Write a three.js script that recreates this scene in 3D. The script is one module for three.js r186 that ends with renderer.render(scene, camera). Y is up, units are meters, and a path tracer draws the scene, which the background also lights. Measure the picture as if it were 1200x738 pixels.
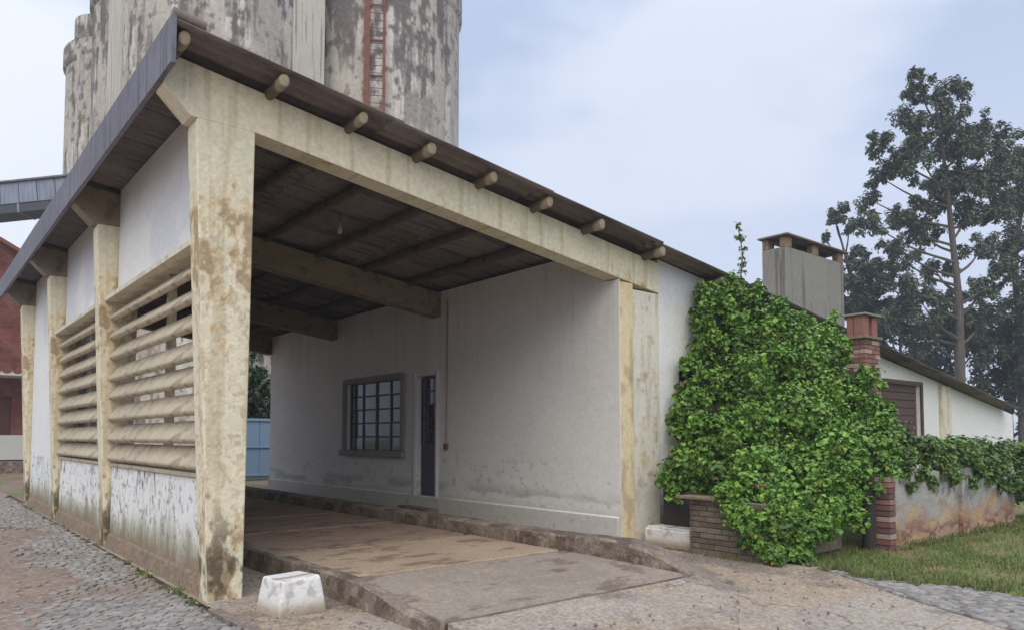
import * as THREE from 'three';
import { RoundedBoxGeometry } from 'three/addons/geometries/RoundedBoxGeometry.js';
import { mergeGeometries } from 'three/addons/utils/BufferGeometryUtils.js';

// ------------------------------------------------------------------ camera, sky, sun, exposure
const scene = new THREE.Scene();
const camera = new THREE.PerspectiveCamera(2 * Math.atan(369 / 868) * 180 / Math.PI, 1024 / 629, 0.05, 900);
camera.position.set(-2.43, 1.6, 7.48);
{
  const yaw = Math.atan2(868, 1050), p = 3 * Math.PI / 180;      // yaw: angle of the view from -z towards +x is 90deg - that
  const fx = Math.cos(Math.PI / 2 - yaw), fz = Math.sin(Math.PI / 2 - yaw);
  camera.lookAt(-2.43 + fz * 0 + 0.6371 * Math.cos(p) * 10, 1.6 + Math.sin(p) * 10, 7.48 - 0.7707 * Math.cos(p) * 10);
}
camera.setViewOffset(1200, 738, 0, -97.5, 1200, 738);           // lens shift: verticals stay nearly upright

let seed = 12345;
const rnd = () => { seed |= 0; seed = seed + 0x6D2B79F5 | 0; let t = Math.imul(seed ^ seed >>> 15, 1 | seed); t = t + Math.imul(t ^ t >>> 7, 61 | t) ^ t; return ((t ^ t >>> 14) >>> 0) / 4294967296; };
const rr = (a, b) => a + (b - a) * rnd();
const clamp = (x, a = 0, b = 1) => Math.min(b, Math.max(a, x));
const sst = (a, b, x) => { const t = clamp((x - a) / (b - a)); return t * t * (3 - 2 * t); };
const mix = (a, b, t) => a + (b - a) * t;
const mix3 = (a, b, t) => [mix(a[0], b[0], t), mix(a[1], b[1], t), mix(a[2], b[2], t)];
function hash(x, y, s) { let h = Math.imul(x, 374761393) + Math.imul(y, 668265263) + Math.imul(s, 974634941) | 0; h = Math.imul(h ^ h >>> 13, 1274126177); return ((h ^ h >>> 16) >>> 0) / 4294967296; }
function vnoise(x, y, px, py, s) {                               // periodic value noise
  const xi = Math.floor(x), yi = Math.floor(y), fx = x - xi, fy = y - yi;
  const u = fx * fx * (3 - 2 * fx), v = fy * fy * (3 - 2 * fy), m = (a, n) => ((a % n) + n) % n;
  const x0 = m(xi, px), x1 = m(xi + 1, px), y0 = m(yi, py), y1 = m(yi + 1, py);
  return mix(mix(hash(x0, y0, s), hash(x1, y0, s), u), mix(hash(x0, y1, s), hash(x1, y1, s), u), v);
}
function fbm(u, v, fx, fy, oct, s) {                             // u,v in 0..1, fx,fy whole numbers of cells
  let a = 0.5, t = 0, n = 0;
  for (let i = 0; i < oct; i++) { t += a * vnoise(u * fx, v * fy, fx, fy, s + i); n += a; a *= 0.55; fx *= 2; fy *= 2; }
  return t / n;
}
function makeTex(w, h, W, H, fn, srgb = true) {                  // covers W x H metres
  const d = new Uint8Array(w * h * 4);
  for (let y = 0; y < h; y++) for (let x = 0; x < w; x++) {
    const c = fn(x / w, y / h), i = (y * w + x) * 4;
    d[i] = clamp(c[0], 0, 255); d[i + 1] = clamp(c[1], 0, 255); d[i + 2] = clamp(c[2], 0, 255); d[i + 3] = 255;
  }
  const t = new THREE.DataTexture(d, w, h, THREE.RGBAFormat, THREE.UnsignedByteType);
  t.wrapS = t.wrapT = THREE.RepeatWrapping; t.magFilter = THREE.LinearFilter; t.minFilter = THREE.LinearFilter;
  if (srgb) t.colorSpace = THREE.SRGBColorSpace;
  t.repeat.set(1 / W, 1 / H); t.needsUpdate = true; return t;
}

{ // overcast sky: pale blue-lavender with whiter, softly broken cloud
  const w = 1024, h = 512, d = new Float32Array(w * h * 4);
  for (let y = 0; y < h; y++) for (let x = 0; x < w; x++) {
    const u = x / w, v = y / h, el = (v - 0.5) * 180;
    const stretch = sst(0, 40, el);
    const n = fbm(u, v, 15, 16, 6, 11), n2 = fbm(u, v, 40, 56, 4, 31), n3 = fbm(u, v, 6, 7, 3, 71);
    let k = sst(0.42, 0.6, n * 0.5 + n3 * 0.38 + n2 * 0.12);
    k = clamp(k + 0.5 * sst(0.12, 0.0, Math.abs(u - 0.24)) * (0.4 + n2 * 1.2) - 0.06); k = mix(0.65, k, stretch * 0.75 + 0.25);
    let c = mix3([0.365, 0.44, 0.615], [0.585, 0.64, 0.745], k);
    const hz = sst(28, 0, el); { const wl = sst(0.11, 0.0, Math.abs(u - 0.25)) * sst(0.42, 0.6, n3 * 0.6 + n2 * 0.4); c = mix3(c, [0.84, 0.86, 0.88], wl * 0.45); }
    c = mix3(c, [0.64, 0.69, 0.80], hz * 0.45);
    if (el < 0) c = mix3(c, [0.25, 0.24, 0.22], sst(0, -6, el));
    const zb = 1 + 1.0 * sst(26, 80, el);
    const i = (y * w + x) * 4; d[i] = c[0] * zb; d[i + 1] = c[1] * zb; d[i + 2] = c[2] * zb; d[i + 3] = 1;
  }
  const t = new THREE.DataTexture(d, w, h, THREE.RGBAFormat, THREE.FloatType);
  t.mapping = THREE.EquirectangularReflectionMapping; t.magFilter = t.minFilter = THREE.LinearFilter; t.wrapS = THREE.RepeatWrapping; t.needsUpdate = true;
  scene.background = t; scene.environment = t;
}
const sun = new THREE.DirectionalLight(new THREE.Color(1, 0.93, 0.82), 1.4);
sun.position.set(-36, 55, 40); sun.target.position.set(4, 0, -4); scene.add(sun); scene.add(sun.target);
sun.castShadow = true; sun.shadow.radius = 105; sun.shadow.mapSize.set(2048, 2048);
Object.assign(sun.shadow.camera, { left: -60, right: 60, top: 60, bottom: -60, near: 1, far: 200 });
const EXPOSURE = 1.36;

// ------------------------------------------------------------------ helpers
const used = {};
function numbered(n) { if (!(n in used)) { used[n] = 0; return n; } used[n]++; return n + '_' + String(used[n]).padStart(3, '0'); }
function shade(o) { o.castShadow = true; o.receiveShadow = true; return o; }
function thing(name, label, category, pos = [0, 0, 0], group) {
  const o = new THREE.Group(); o.name = numbered(name); o.position.set(...pos); scene.add(o);
  o.userData.label = label; o.userData.category = category; if (group) o.userData.group = group; return o;
}
function wpos(o) { const p = new THREE.Vector3(); for (let q = o; q && q !== scene; q = q.parent) p.add(q.position); return p; }
function mesh(name, geo, material, parent = scene) {             // geo in the parent's own frame
  const m = shade(new THREE.Mesh(geo, material)); m.name = name; parent.add(m); return m;
}
function part(t, name, geo, material, label) {                   // geo given in world metres
  const p = wpos(t); geo.translate(-p.x, -p.y, -p.z);
  const m = mesh(name, geo, material, t); if (label) m.userData.label = label; return m;
}
function structure(name, geo, material) { const m = mesh(numbered(name), geo, material); m.userData.kind = 'structure'; return m; }
function wuv(g) {                                                 // uv in metres from the face direction
  if (g.index) g = g.toNonIndexed();
  const p = g.attributes.position, uv = new Float32Array(p.count * 2), a = new THREE.Vector3(), b = new THREE.Vector3(), c = new THREE.Vector3();
  for (let i = 0; i < p.count; i += 3) {
    a.fromBufferAttribute(p, i); b.fromBufferAttribute(p, i + 1); c.fromBufferAttribute(p, i + 2);
    const n = b.clone().sub(a).cross(c.clone().sub(a)), X = Math.abs(n.x), Y = Math.abs(n.y), Z = Math.abs(n.z);
    [a, b, c].forEach((q, k) => {
      const s = X >= Y && X >= Z ? [q.z + 0.37, q.y] : Y >= Z ? [q.x, q.z] : [q.x, q.y];
      uv[(i + k) * 2] = s[0]; uv[(i + k) * 2 + 1] = s[1];
    });
  }
  g.setAttribute('uv', new THREE.BufferAttribute(uv, 2)); return g;
}
const box = (x0, x1, y0, y1, z0, z1) => wuv(new THREE.BoxGeometry(x1 - x0, y1 - y0, z1 - z0).translate((x0 + x1) / 2, (y0 + y1) / 2, (z0 + z1) / 2));
const rbox = (x0, x1, y0, y1, z0, z1, r = 0.015) => wuv(new RoundedBoxGeometry(x1 - x0, y1 - y0, z1 - z0, 1, r).translate((x0 + x1) / 2, (y0 + y1) / 2, (z0 + z1) / 2));
function prismZ(pts, z0, z1, bevel = 0) {                         // outline in x,y, thickness along z
  const s = new THREE.Shape(pts.map(p => new THREE.Vector2(p[0], p[1])));
  const g = new THREE.ExtrudeGeometry(s, { depth: z1 - z0 - 2 * bevel, bevelEnabled: bevel > 0, bevelThickness: bevel, bevelSize: bevel, bevelOffset: -bevel, bevelSegments: 1, steps: 1, curveSegments: 8 });
  return wuv(g.translate(0, 0, z0 + bevel));
}
function wallX(outer, holes, x0, x1) {                            // outline in z,y, thickness along x
  const s = new THREE.Shape(outer.map(p => new THREE.Vector2(-p[0], p[1])));
  for (const h of holes) s.holes.push(new THREE.Path(h.map(p => new THREE.Vector2(-p[0], p[1]))));
  return wuv(new THREE.ExtrudeGeometry(s, { depth: x1 - x0, bevelEnabled: false }).rotateY(Math.PI / 2).translate(x0, 0, 0));
}
function wallZ(outer, holes, z0, z1) {
  const s = new THREE.Shape(outer.map(p => new THREE.Vector2(p[0], p[1])));
  for (const h of holes) s.holes.push(new THREE.Path(h.map(p => new THREE.Vector2(p[0], p[1]))));
  return wuv(new THREE.ExtrudeGeometry(s, { depth: z1 - z0, bevelEnabled: false }).translate(0, 0, z0));
}
const rect = (a0, a1, b0, b1) => [[a0, b0], [a1, b0], [a1, b1], [a0, b1]];
function sheetXZ(pts, y) {                                        // flat polygon lying at height y, up-facing
  const s = new THREE.Shape(pts.map(p => new THREE.Vector2(p[0], -p[1])));
  return wuv(new THREE.ShapeGeometry(s).rotateX(-Math.PI / 2).translate(0, y, 0));
}
function tube(pts, r, seg = 24, rad = 7) { return new THREE.TubeGeometry(new THREE.CatmullRomCurve3(pts.map(p => new THREE.Vector3(...p))), seg, r, rad); }
function taperTube(pts, r0, r1, seg = 14, rad = 8) {
  const curve = new THREE.CatmullRomCurve3(pts.map(p => new THREE.Vector3(...p))), g = new THREE.TubeGeometry(curve, seg, 1, rad), p = g.attributes.position;
  for (let i = 0; i <= seg; i++) { const c = curve.getPointAt(i / seg), r = mix(r0, r1, i / seg) * rr(0.92, 1.08); for (let j = 0; j <= rad; j++) { const k = i * (rad + 1) + j; p.setXYZ(k, c.x + (p.getX(k) - c.x) * r, c.y + (p.getY(k) - c.y) * r, c.z + (p.getZ(k) - c.z) * r); } }
  g.computeVertexNormals(); return g;
}

// ------------------------------------------------------------------ materials
const bumpFine = makeTex(512, 512, 1.6, 1.6, (u, v) => { const n = fbm(u, v, 12, 12, 6, 5) * 255; return [n, n, n]; }, false);
const bumpRough = makeTex(512, 512, 2.4, 2.4, (u, v) => { const n = (fbm(u, v, 9, 9, 6, 8) * 0.6 + fbm(u, v, 90, 90, 2, 9) * 0.4) * 255; return [n, n, n]; }, false);
const mk = (map, rough = 0.9, bump = bumpFine, bs = 0.004, extra = {}) => new THREE.MeshStandardMaterial({ map, roughness: rough, bumpMap: bump, bumpScale: bs, ...extra });
const flat = (r, g, b, rough = 0.85, extra = {}) => new THREE.MeshStandardMaterial({ color: new THREE.Color().setRGB(r, g, b), roughness: rough, ...extra });

// cream limewash on concrete, blistered and peeling, worst near the ground and in the middle of the columns
const creamPeel = makeTex(768, 768, 5.6, 5.6, (u, v) => {
  const y = v * 5.6;
  let c = mix3([230, 220, 193], [212, 206, 183], fbm(u, v, 6, 5, 4, 21));
  c = mix3(c, [228, 216, 184], sst(0.5, 0.7, fbm(u, v, 4, 3, 3, 22)) * 0.5);
  const streak = fbm(u, v, 60, 3, 3, 23); c = mix3(c, [184, 170, 138], sst(0.55, 0.75, streak) * 0.45); c = mix3(c, [170, 150, 118], sst(0.56, 0.66, fbm(u, v, 120, 80, 3, 29)) * 0.4 * sst(4.3, 3.8, y));
  const lvl = mix(0.76, 0.545, Math.max(sst(1.5, 0.4, y), sst(1.6, 3.0, y) * sst(4.3, 3.7, y)));
  const n = fbm(u, v, 15, 8, 3, 24) * 0.5 + fbm(u, v, 62, 44, 4, 28) * 0.5;
  c = mix3(c, [204, 172, 120], sst(lvl - 0.09, lvl - 0.02, n) * 0.5);
  c = mix3(c, [156, 138, 112], sst(lvl - 0.02, lvl + 0.03, n) * 0.68);
  const m = fbm(u, v, 40, 26, 5, 25);
  c = mix3(c, [84, 72, 56], sst(0.48, 0.64, m) * sst(1.15, 0.3, y) * 0.8);
  c = mix3(c, [96, 88, 58], sst(0.4, 0.6, fbm(u, v, 14, 10, 4, 26)) * sst(0.7, 0.0, y) * 0.55);
  const g = (fbm(u, v, 150, 150, 2, 27) - 0.5) * 26; return [c[0] + g, c[1] + g, c[2] + g];
});
const creamPaint = makeTex(512, 512, 4.1, 4.1, (u, v) => {
  let c = mix3([228, 220, 198], [213, 208, 190], fbm(u, v, 5, 5, 5, 41));
  c = mix3(c, [206, 174, 122], sst(0.58, 0.76, fbm(u, v, 16, 16, 5, 42)) * 0.5);
  c = mix3(c, [182, 168, 136], sst(0.52, 0.75, fbm(u, v, 34, 6, 4, 43)) * 0.5);
  c = mix3(c, [140, 128, 106], sst(0.64, 0.78, fbm(u, v, 30, 24, 5, 44)) * 0.4);
  const g = (fbm(u, v, 120, 120, 2, 45) - 0.5) * 22; return [c[0] + g, c[1] + g, c[2] + g];
});
const ochrePaint = makeTex(512, 512, 4.6, 4.6, (u, v) => {
  let c = mix3([230, 214, 174], [220, 202, 160], fbm(u, v, 5, 5, 5, 46));
  const n = fbm(u, v, 26, 16, 5, 47);
  c = mix3(c, [220, 190, 146], sst(0.46, 0.62, n) * 0.6); c = mix3(c, [176, 160, 138], sst(0.58, 0.68, n) * 0.5);
  c = mix3(c, [150, 140, 112], sst(0.5, 0.7, fbm(u, v, 20, 4, 4, 48)) * 0.5);
  const g = (fbm(u, v, 120, 120, 2, 49) - 0.5) * 22; return [c[0] + g, c[1] + g, c[2] + g];
});
// whitewash of the outer wall: chips and dark drips under the louvre sill, dirt rising from the ground
const whiteOuter = makeTex(1024, 512, 9.2, 5.6, (u, v) => {
  const y = v * 5.6;
  let c = mix3([240, 239, 234], [224, 223, 219], fbm(u, v, 9, 7, 5, 51));
  const st = fbm(u, v, 130, 3, 3, 52); c = mix3(c, [186, 182, 172], sst(0.58, 0.75, st) * 0.3 * sst(1.4, 0.9, y)); c = mix3(c, [206, 208, 214], sst(0.45, 0.6, fbm(u, v, 5, 4, 4, 59)) * 0.6 * sst(3.4, 3.8, y));
  const chip = fbm(u, v, 90, 60, 4, 53);
  c = mix3(c, [140, 138, 132], sst(0.66, 0.7, chip) * 0.55 * sst(1.3, 1.1, y));
  const drip = fbm(u, v, 70, 5, 2, 54), dx = fbm(u, v, 90, 14, 3, 55);
  c = mix3(c, [58, 58, 58], sst(0.56, 0.6, drip) * sst(0.5, 0.56, dx) * sst(0.92, 1.0, y) * sst(1.2, 1.13, y) * 0.9);
  c = mix3(c, [96, 94, 88], sst(0.66, 0.72, fbm(u, v, 150, 60, 3, 56)) * sst(1.2, 0.9, y) * 0.5);
  const base = fbm(u, v, 34, 8, 5, 57) * 0.5 + 0.02;
  c = mix3(c, [140, 136, 108], sst(base + 0.38, base, y) * 0.8);
  c = mix3(c, [142, 120, 98], sst(base + 0.1, base - 0.12, y) * 0.9);
  const g = (fbm(u, v, 220, 150, 2, 58) - 0.5) * 16; return [c[0] + g, c[1] + g, c[2] + g];
});
// whitewash of the inner wall: a damp grey band low down, faint runs below the roof
const whiteInner = makeTex(1024, 512, 14, 5, (u, v) => {
  const y = v * 5;
  let c = mix3([238, 235, 230], [220, 217, 212], fbm(u, v, 8, 4, 5, 61));
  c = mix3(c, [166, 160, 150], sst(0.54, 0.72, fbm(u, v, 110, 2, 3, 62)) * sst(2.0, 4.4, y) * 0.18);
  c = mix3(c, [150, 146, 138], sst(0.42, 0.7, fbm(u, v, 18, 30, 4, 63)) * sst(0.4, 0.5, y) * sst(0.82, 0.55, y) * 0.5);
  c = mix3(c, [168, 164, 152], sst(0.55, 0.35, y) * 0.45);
  c = mix3(c, [140, 132, 122], sst(0.66, 0.74, fbm(u, v, 110, 56, 4, 64)) * sst(1.5, 1.0, y) * 0.25);
  const g = (fbm(u, v, 260, 120, 2, 65) - 0.5) * 14; return [c[0] + g, c[1] + g, c[2] + g];
});
const silt = makeTex(512, 512, 3.2, 3.2, (u, v) => {              // dirt-stained plinth render
  let c = mix3([150, 126, 104], [124, 108, 90], fbm(u, v, 8, 8, 5, 66)); c = mix3(c, [112, 110, 84], sst(0.5, 0.65, fbm(u, v, 6, 6, 4, 67)) * 0.6);
  const g = (fbm(u, v, 90, 90, 2, 68) - 0.5) * 40; return [c[0] + g, c[1] + g, c[2] + g];
});
const fibre = makeTex(512, 512, 5.2, 5.2, (u, v) => {             // weathered fibre cement
  let c = mix3([146, 134, 130], [118, 108, 104], fbm(u, v, 6, 8, 5, 71));
  c = mix3(c, [78, 70, 66], sst(0.52, 0.7, fbm(u, v, 5, 40, 4, 72)) * 0.6); c = mix3(c, [126, 112, 98], sst(0.6, 0.72, fbm(u, v, 20, 20, 4, 73)) * 0.4);
  const g = (fbm(u, v, 120, 120, 2, 74) - 0.5) * 18; return [c[0] + g, c[1] + g, c[2] + g];
});
const fasciaTex = makeTex(512, 512, 5, 5, (u, v) => {
  let c = mix3([132, 132, 142], [108, 107, 116], fbm(u, v, 6, 10, 5, 75));
  c = mix3(c, [84, 82, 88], sst(0.52, 0.7, fbm(u, v, 80, 4, 4, 76)) * 0.6);
  const g = (fbm(u, v, 120, 120, 2, 77) - 0.5) * 16; return [c[0] + g, c[1] + g, c[2] + g];
});
const slatTex = makeTex(512, 512, 3.7, 3.7, (u, v) => {           // raw sand-coloured precast concrete
  let c = mix3([198, 185, 158], [172, 160, 138], fbm(u, v, 5, 12, 5, 81));
  c = mix3(c, [112, 98, 82], sst(0.54, 0.8, fbm(u, v, 30, 22, 4, 82)) * 0.4);
  const g = (fbm(u, v, 120, 120, 2, 83) - 0.5) * 24; return [c[0] + g, c[1] + g, c[2] + g];
});
const siloTex = makeTex(1024, 1024, 28, 27, (u, v) => {           // stained slip-formed concrete
  let c = mix3([198, 190, 176], [166, 158, 148], fbm(u, v, 12, 9, 5, 91));
  c = mix3(c, [222, 218, 210], sst(0.52, 0.7, fbm(u, v, 34, 5, 5, 92)) * 0.6);
  const bl = fbm(u, v, 9, 6, 6, 93), ru = fbm(u, v, 90, 9, 4, 94), fine = fbm(u, v, 90, 60, 4, 97);
  c = mix3(c, [92, 86, 84], sst(0.51, 0.61, bl * 0.5 + ru * 0.25 + fine * 0.25) * 0.78);
  c = mix3(c, [112, 104, 98], sst(0.55, 0.72, ru) * 0.55);
  c = mix3(c, [112, 98, 84], sst(0.58, 0.68, fine) * 0.45);
  const g = (fbm(u, v, 200, 200, 2, 96) - 0.5) * 30; return [c[0] + g, c[1] + g, c[2] + g];
});
const paleConcrete = makeTex(512, 512, 4.3, 9, (u, v) => {
  let c = mix3([210, 205, 190], [184, 178, 164], fbm(u, v, 6, 5, 5, 98)); c = mix3(c, [128, 120, 112], sst(0.54, 0.7, fbm(u, v, 40, 3, 4, 99)) * 0.6);
  const g = (fbm(u, v, 120, 120, 2, 100) - 0.5) * 22; return [c[0] + g, c[1] + g, c[2] + g];
});
const apronTex = makeTex(1024, 1024, 8.5, 8.5, (u, v) => {        // worn concrete with tyre dirt and aggregate
  let c = mix3([174, 161, 145], [152, 139, 126], fbm(u, v, 7, 7, 6, 101));
  c = mix3(c, [164, 140, 112], sst(0.5, 0.68, fbm(u, v, 5, 5, 5, 102)) * 0.6);
  c = mix3(c, [108, 96, 86], sst(0.54, 0.7, fbm(u, v, 12, 10, 5, 103)) * 0.5);
  c = mix3(c, [176, 162, 140], sst(0.6, 0.7, fbm(u, v, 60, 60, 4, 104)) * 0.5);
  const cr = Math.abs(fbm(u, v, 5, 5, 6, 106) - 0.5), cg = sst(0.45, 0.6, fbm(u, v, 4, 4, 2, 107)); c = mix3(c, [64, 54, 50], sst(0.006, 0.002, cr) * cg * 0.4);
  const g = (fbm(u, v, 400, 400, 2, 105) - 0.5) * 66; return [c[0] + g, c[1] + g, c[2] + g];
});
const deckTint = (a, b, s) => makeTex(512, 512, 3.1, 3.1, (u, v) => {
  let c = mix3(a, b, fbm(u, v, 5, 5, 6, s)); c = mix3(c, [92, 74, 62], sst(0.56, 0.72, fbm(u, v, 8, 14, 5, s + 1)) * 0.5); c = mix3(c, [180, 158, 126], sst(0.6, 0.72, fbm(u, v, 24, 24, 4, s + 2)) * 0.4);
  const g = (fbm(u, v, 140, 140, 2, s + 3) - 0.5) * 34; return [c[0] + g, c[1] + g, c[2] + g];
});
const curbTex = makeTex(512, 512, 2.9, 2.9, (u, v) => {
  let c = mix3([146, 132, 118], [112, 98, 88], fbm(u, v, 6, 6, 6, 131)); c = mix3(c, [84, 66, 56], sst(0.5, 0.66, fbm(u, v, 10, 10, 5, 132)) * 0.6); c = mix3(c, [170, 158, 138], sst(0.58, 0.7, fbm(u, v, 22, 22, 4, 133)) * 0.5);
  const g = (fbm(u, v, 120, 120, 2, 134) - 0.5) * 40; return [c[0] + g, c[1] + g, c[2] + g];
});
const blockTex = makeTex(256, 256, 1.3, 1.3, (u, v) => {
  let c = mix3([236, 233, 227], [214, 210, 204], fbm(u, v, 6, 6, 5, 141)); c = mix3(c, [160, 150, 138], sst(0.56, 0.72, fbm(u, v, 14, 14, 5, 142)) * 0.45); c = mix3(c, [150, 130, 106], sst(0.12, 0.0, v) * 0.8); 
  const g = (fbm(u, v, 100, 100, 2, 143) - 0.5) * 18; return [c[0] + g, c[1] + g, c[2] + g];
});
const soilTex = makeTex(512, 512, 6.4, 6.4, (u, v) => {
  let c = mix3([150, 126, 106], [120, 104, 90], fbm(u, v, 8, 8, 6, 151)); c = mix3(c, [108, 112, 70], sst(0.52, 0.66, fbm(u, v, 5, 5, 5, 152)) * 0.7);
  const g = (fbm(u, v, 200, 200, 2, 153) - 0.5) * 50; return [c[0] + g, c[1] + g, c[2] + g];
});
const dirtTex = makeTex(512, 512, 5.7, 5.7, (u, v) => {
  let c = mix3([158, 134, 116], [126, 108, 96], fbm(u, v, 8, 8, 6, 251)); c = mix3(c, [146, 140, 132], sst(0.55, 0.66, fbm(u, v, 44, 44, 4, 252)) * 0.6);
  const g = (fbm(u, v, 200, 200, 2, 253) - 0.5) * 54; return [c[0] + g, c[1] + g, c[2] + g];
});
const turfTex = makeTex(512, 512, 5.3, 5.3, (u, v) => {
  let c = mix3([92, 112, 50], [116, 122, 62], fbm(u, v, 7, 7, 6, 155)); c = mix3(c, [134, 112, 78], sst(0.55, 0.68, fbm(u, v, 5, 6, 5, 156)) * 0.75);
  const g = (fbm(u, v, 160, 160, 2, 157) - 0.5) * 56; return [c[0] + g, c[1] + g, c[2] + g];
});
const brickWallTex = makeTex(512, 512, 4, 4, (u, v) => {
  const row = Math.floor(v * 56), off = (row & 1) * 0.5, bu = u * 18 + off, f = bu - Math.floor(bu), e = v * 56 - row;
  const t = hash(Math.floor(bu) % 18, row, 161); let c = mix3([132, 66, 52], [98, 54, 48], t);
  if (f < 0.06 || e < 0.16) c = [120, 100, 90]; const g = (fbm(u, v, 10, 10, 5, 162) - 0.5) * 50; return [c[0] + g, c[1] + g, c[2] + g];
});
const gardenWallTex = makeTex(512, 256, 5.6, 1.5, (u, v) => {
  const y = v * 1.5; let c = mix3([190, 184, 178], [160, 156, 152], fbm(u, v, 10, 4, 5, 171));
  c = mix3(c, [98, 98, 94], sst(0.52, 0.66, fbm(u, v, 26, 8, 5, 172)) * sst(0.3, 0.9, y) * 0.7);
  const n = fbm(u, v, 14, 5, 5, 173); c = mix3(c, [168, 130, 104], sst(0.62, 0.25, y + (n - 0.5) * 0.7) * 0.75); c = mix3(c, [124, 84, 70], sst(0.5, 0.6, fbm(u, v, 24, 14, 4, 174)) * sst(0.42, 0.1, y) * 0.8); c = mix3(c, [206, 170, 116], sst(0.52, 0.66, fbm(u, v, 9, 6, 4, 175)) * sst(0.7, 0.4, y) * 0.6);
  const g = (fbm(u, v, 120, 60, 2, 176) - 0.5) * 30; return [c[0] + g, c[1] + g, c[2] + g];
});
const barkTex = makeTex(256, 256, 1.5, 3, (u, v) => {
  let c = mix3([116, 106, 98], [80, 72, 68], fbm(u, v, 10, 3, 5, 181)); const g = (fbm(u, v, 60, 20, 2, 182) - 0.5) * 40; return [c[0] + g, c[1] + g, c[2] + g];
});
const rustTex = makeTex(256, 256, 1.4, 1.4, (u, v) => {
  let c = mix3([146, 92, 72], [112, 70, 58], fbm(u, v, 8, 8, 5, 185)); const g = (fbm(u, v, 60, 60, 2, 186) - 0.5) * 40; return [c[0] + g, c[1] + g, c[2] + g];
});
const steelTex = makeTex(256, 256, 4, 4, (u, v) => {
  let c = mix3([150, 158, 172], [128, 136, 150], fbm(u, v, 10, 4, 5, 187)); c = mix3(c, [106, 110, 120], sst(0.55, 0.7, fbm(u, v, 60, 2, 3, 188)) * 0.6); return c;
});

const M = {
  columnPaint: mk(creamPeel, 0.92, bumpRough, 0.012), cream: mk(creamPaint, 0.92, bumpFine, 0.006), ochre: mk(ochrePaint, 0.92, bumpFine, 0.008),
  white: mk(whiteOuter, 0.93, bumpFine, 0.008), inner: mk(whiteInner, 0.93, bumpFine, 0.006), silt: mk(silt, 0.96, bumpRough, 0.02),
  fibre: mk(fibre, 0.9, bumpFine, 0.003), fascia: mk(fasciaTex, 0.85, bumpFine, 0.004), slat: mk(slatTex, 0.92, bumpFine, 0.006),
  chimney: mk(paleConcrete, 0.95, bumpFine, 0.008, { color: new THREE.Color().setRGB(0.47, 0.48, 0.5) }),
  silo: mk(siloTex, 0.95, bumpRough, 0.02), pale: mk(paleConcrete, 0.95, bumpFine, 0.008), apron: mk(apronTex, 0.95, bumpRough, 0.012),
  deck: [deckTint([160, 135, 114], [136, 113, 96], 111), deckTint([182, 159, 132], [160, 138, 114], 115), deckTint([162, 148, 132], [142, 128, 115], 119)].map(t => mk(t, 0.93, bumpRough, 0.01)),
  curb: mk(curbTex, 0.95, bumpRough, 0.02), block: mk(blockTex, 0.9, bumpRough, 0.012), dirt: mk(dirtTex, 0.97, bumpRough, 0.03), soil: mk(soilTex, 0.97, bumpRough, 0.03), turf: mk(turfTex, 0.97, bumpRough, 0.03),
  brickWall: mk(brickWallTex, 0.95), garden: mk(gardenWallTex, 0.95, bumpRough, 0.015), bark: mk(barkTex, 0.95, bumpRough, 0.03), rust: mk(rustTex, 0.9), steel: mk(steelTex, 0.7, bumpFine, 0.002, { metalness: 0.2 }),
  dark: flat(0.02, 0.02, 0.022), darkWood: flat(0.035, 0.028, 0.025, 0.8), frame: flat(0.055, 0.06, 0.072, 0.6), doorBlue: flat(0.075, 0.08, 0.105, 0.6), trim: flat(0.3, 0.28, 0.25, 0.85), shutter: flat(0.11, 0.065, 0.055, 0.75),
  glass: new THREE.MeshPhysicalMaterial({ color: 0xffffff, roughness: 0.03, transmission: 1, thickness: 0, ior: 1.5 }),
  paleStrip: mk(creamPaint, 0.93, bumpFine, 0.006, { color: new THREE.Color().setRGB(1.0, 1.0, 1.04) }),
  seam: flat(0.06, 0.045, 0.035, 0.95),
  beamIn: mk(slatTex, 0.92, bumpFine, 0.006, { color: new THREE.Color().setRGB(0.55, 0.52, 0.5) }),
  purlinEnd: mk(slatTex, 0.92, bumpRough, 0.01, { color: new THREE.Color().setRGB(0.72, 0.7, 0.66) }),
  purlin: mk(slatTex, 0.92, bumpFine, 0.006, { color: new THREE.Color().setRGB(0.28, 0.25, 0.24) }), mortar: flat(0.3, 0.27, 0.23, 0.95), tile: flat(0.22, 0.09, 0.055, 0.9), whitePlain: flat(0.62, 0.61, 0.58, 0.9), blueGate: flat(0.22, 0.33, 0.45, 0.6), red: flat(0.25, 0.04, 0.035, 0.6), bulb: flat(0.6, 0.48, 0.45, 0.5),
};
const bricks = [[0.28, 0.13, 0.1], [0.33, 0.18, 0.14], [0.22, 0.11, 0.09], [0.42, 0.31, 0.25], [0.17, 0.09, 0.08]].map(c => new THREE.MeshStandardMaterial({ color: new THREE.Color().setRGB(...c), roughness: 0.93, bumpMap: bumpFine, bumpScale: 0.006 }));
const oldBricks = [[0.25, 0.19, 0.135], [0.29, 0.22, 0.16], [0.215, 0.16, 0.115], [0.31, 0.25, 0.19], [0.2, 0.145, 0.105]].map(c => new THREE.MeshStandardMaterial({ color: new THREE.Color().setRGB(...c), roughness: 0.95, bumpMap: bumpRough, bumpScale: 0.02 }));

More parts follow.
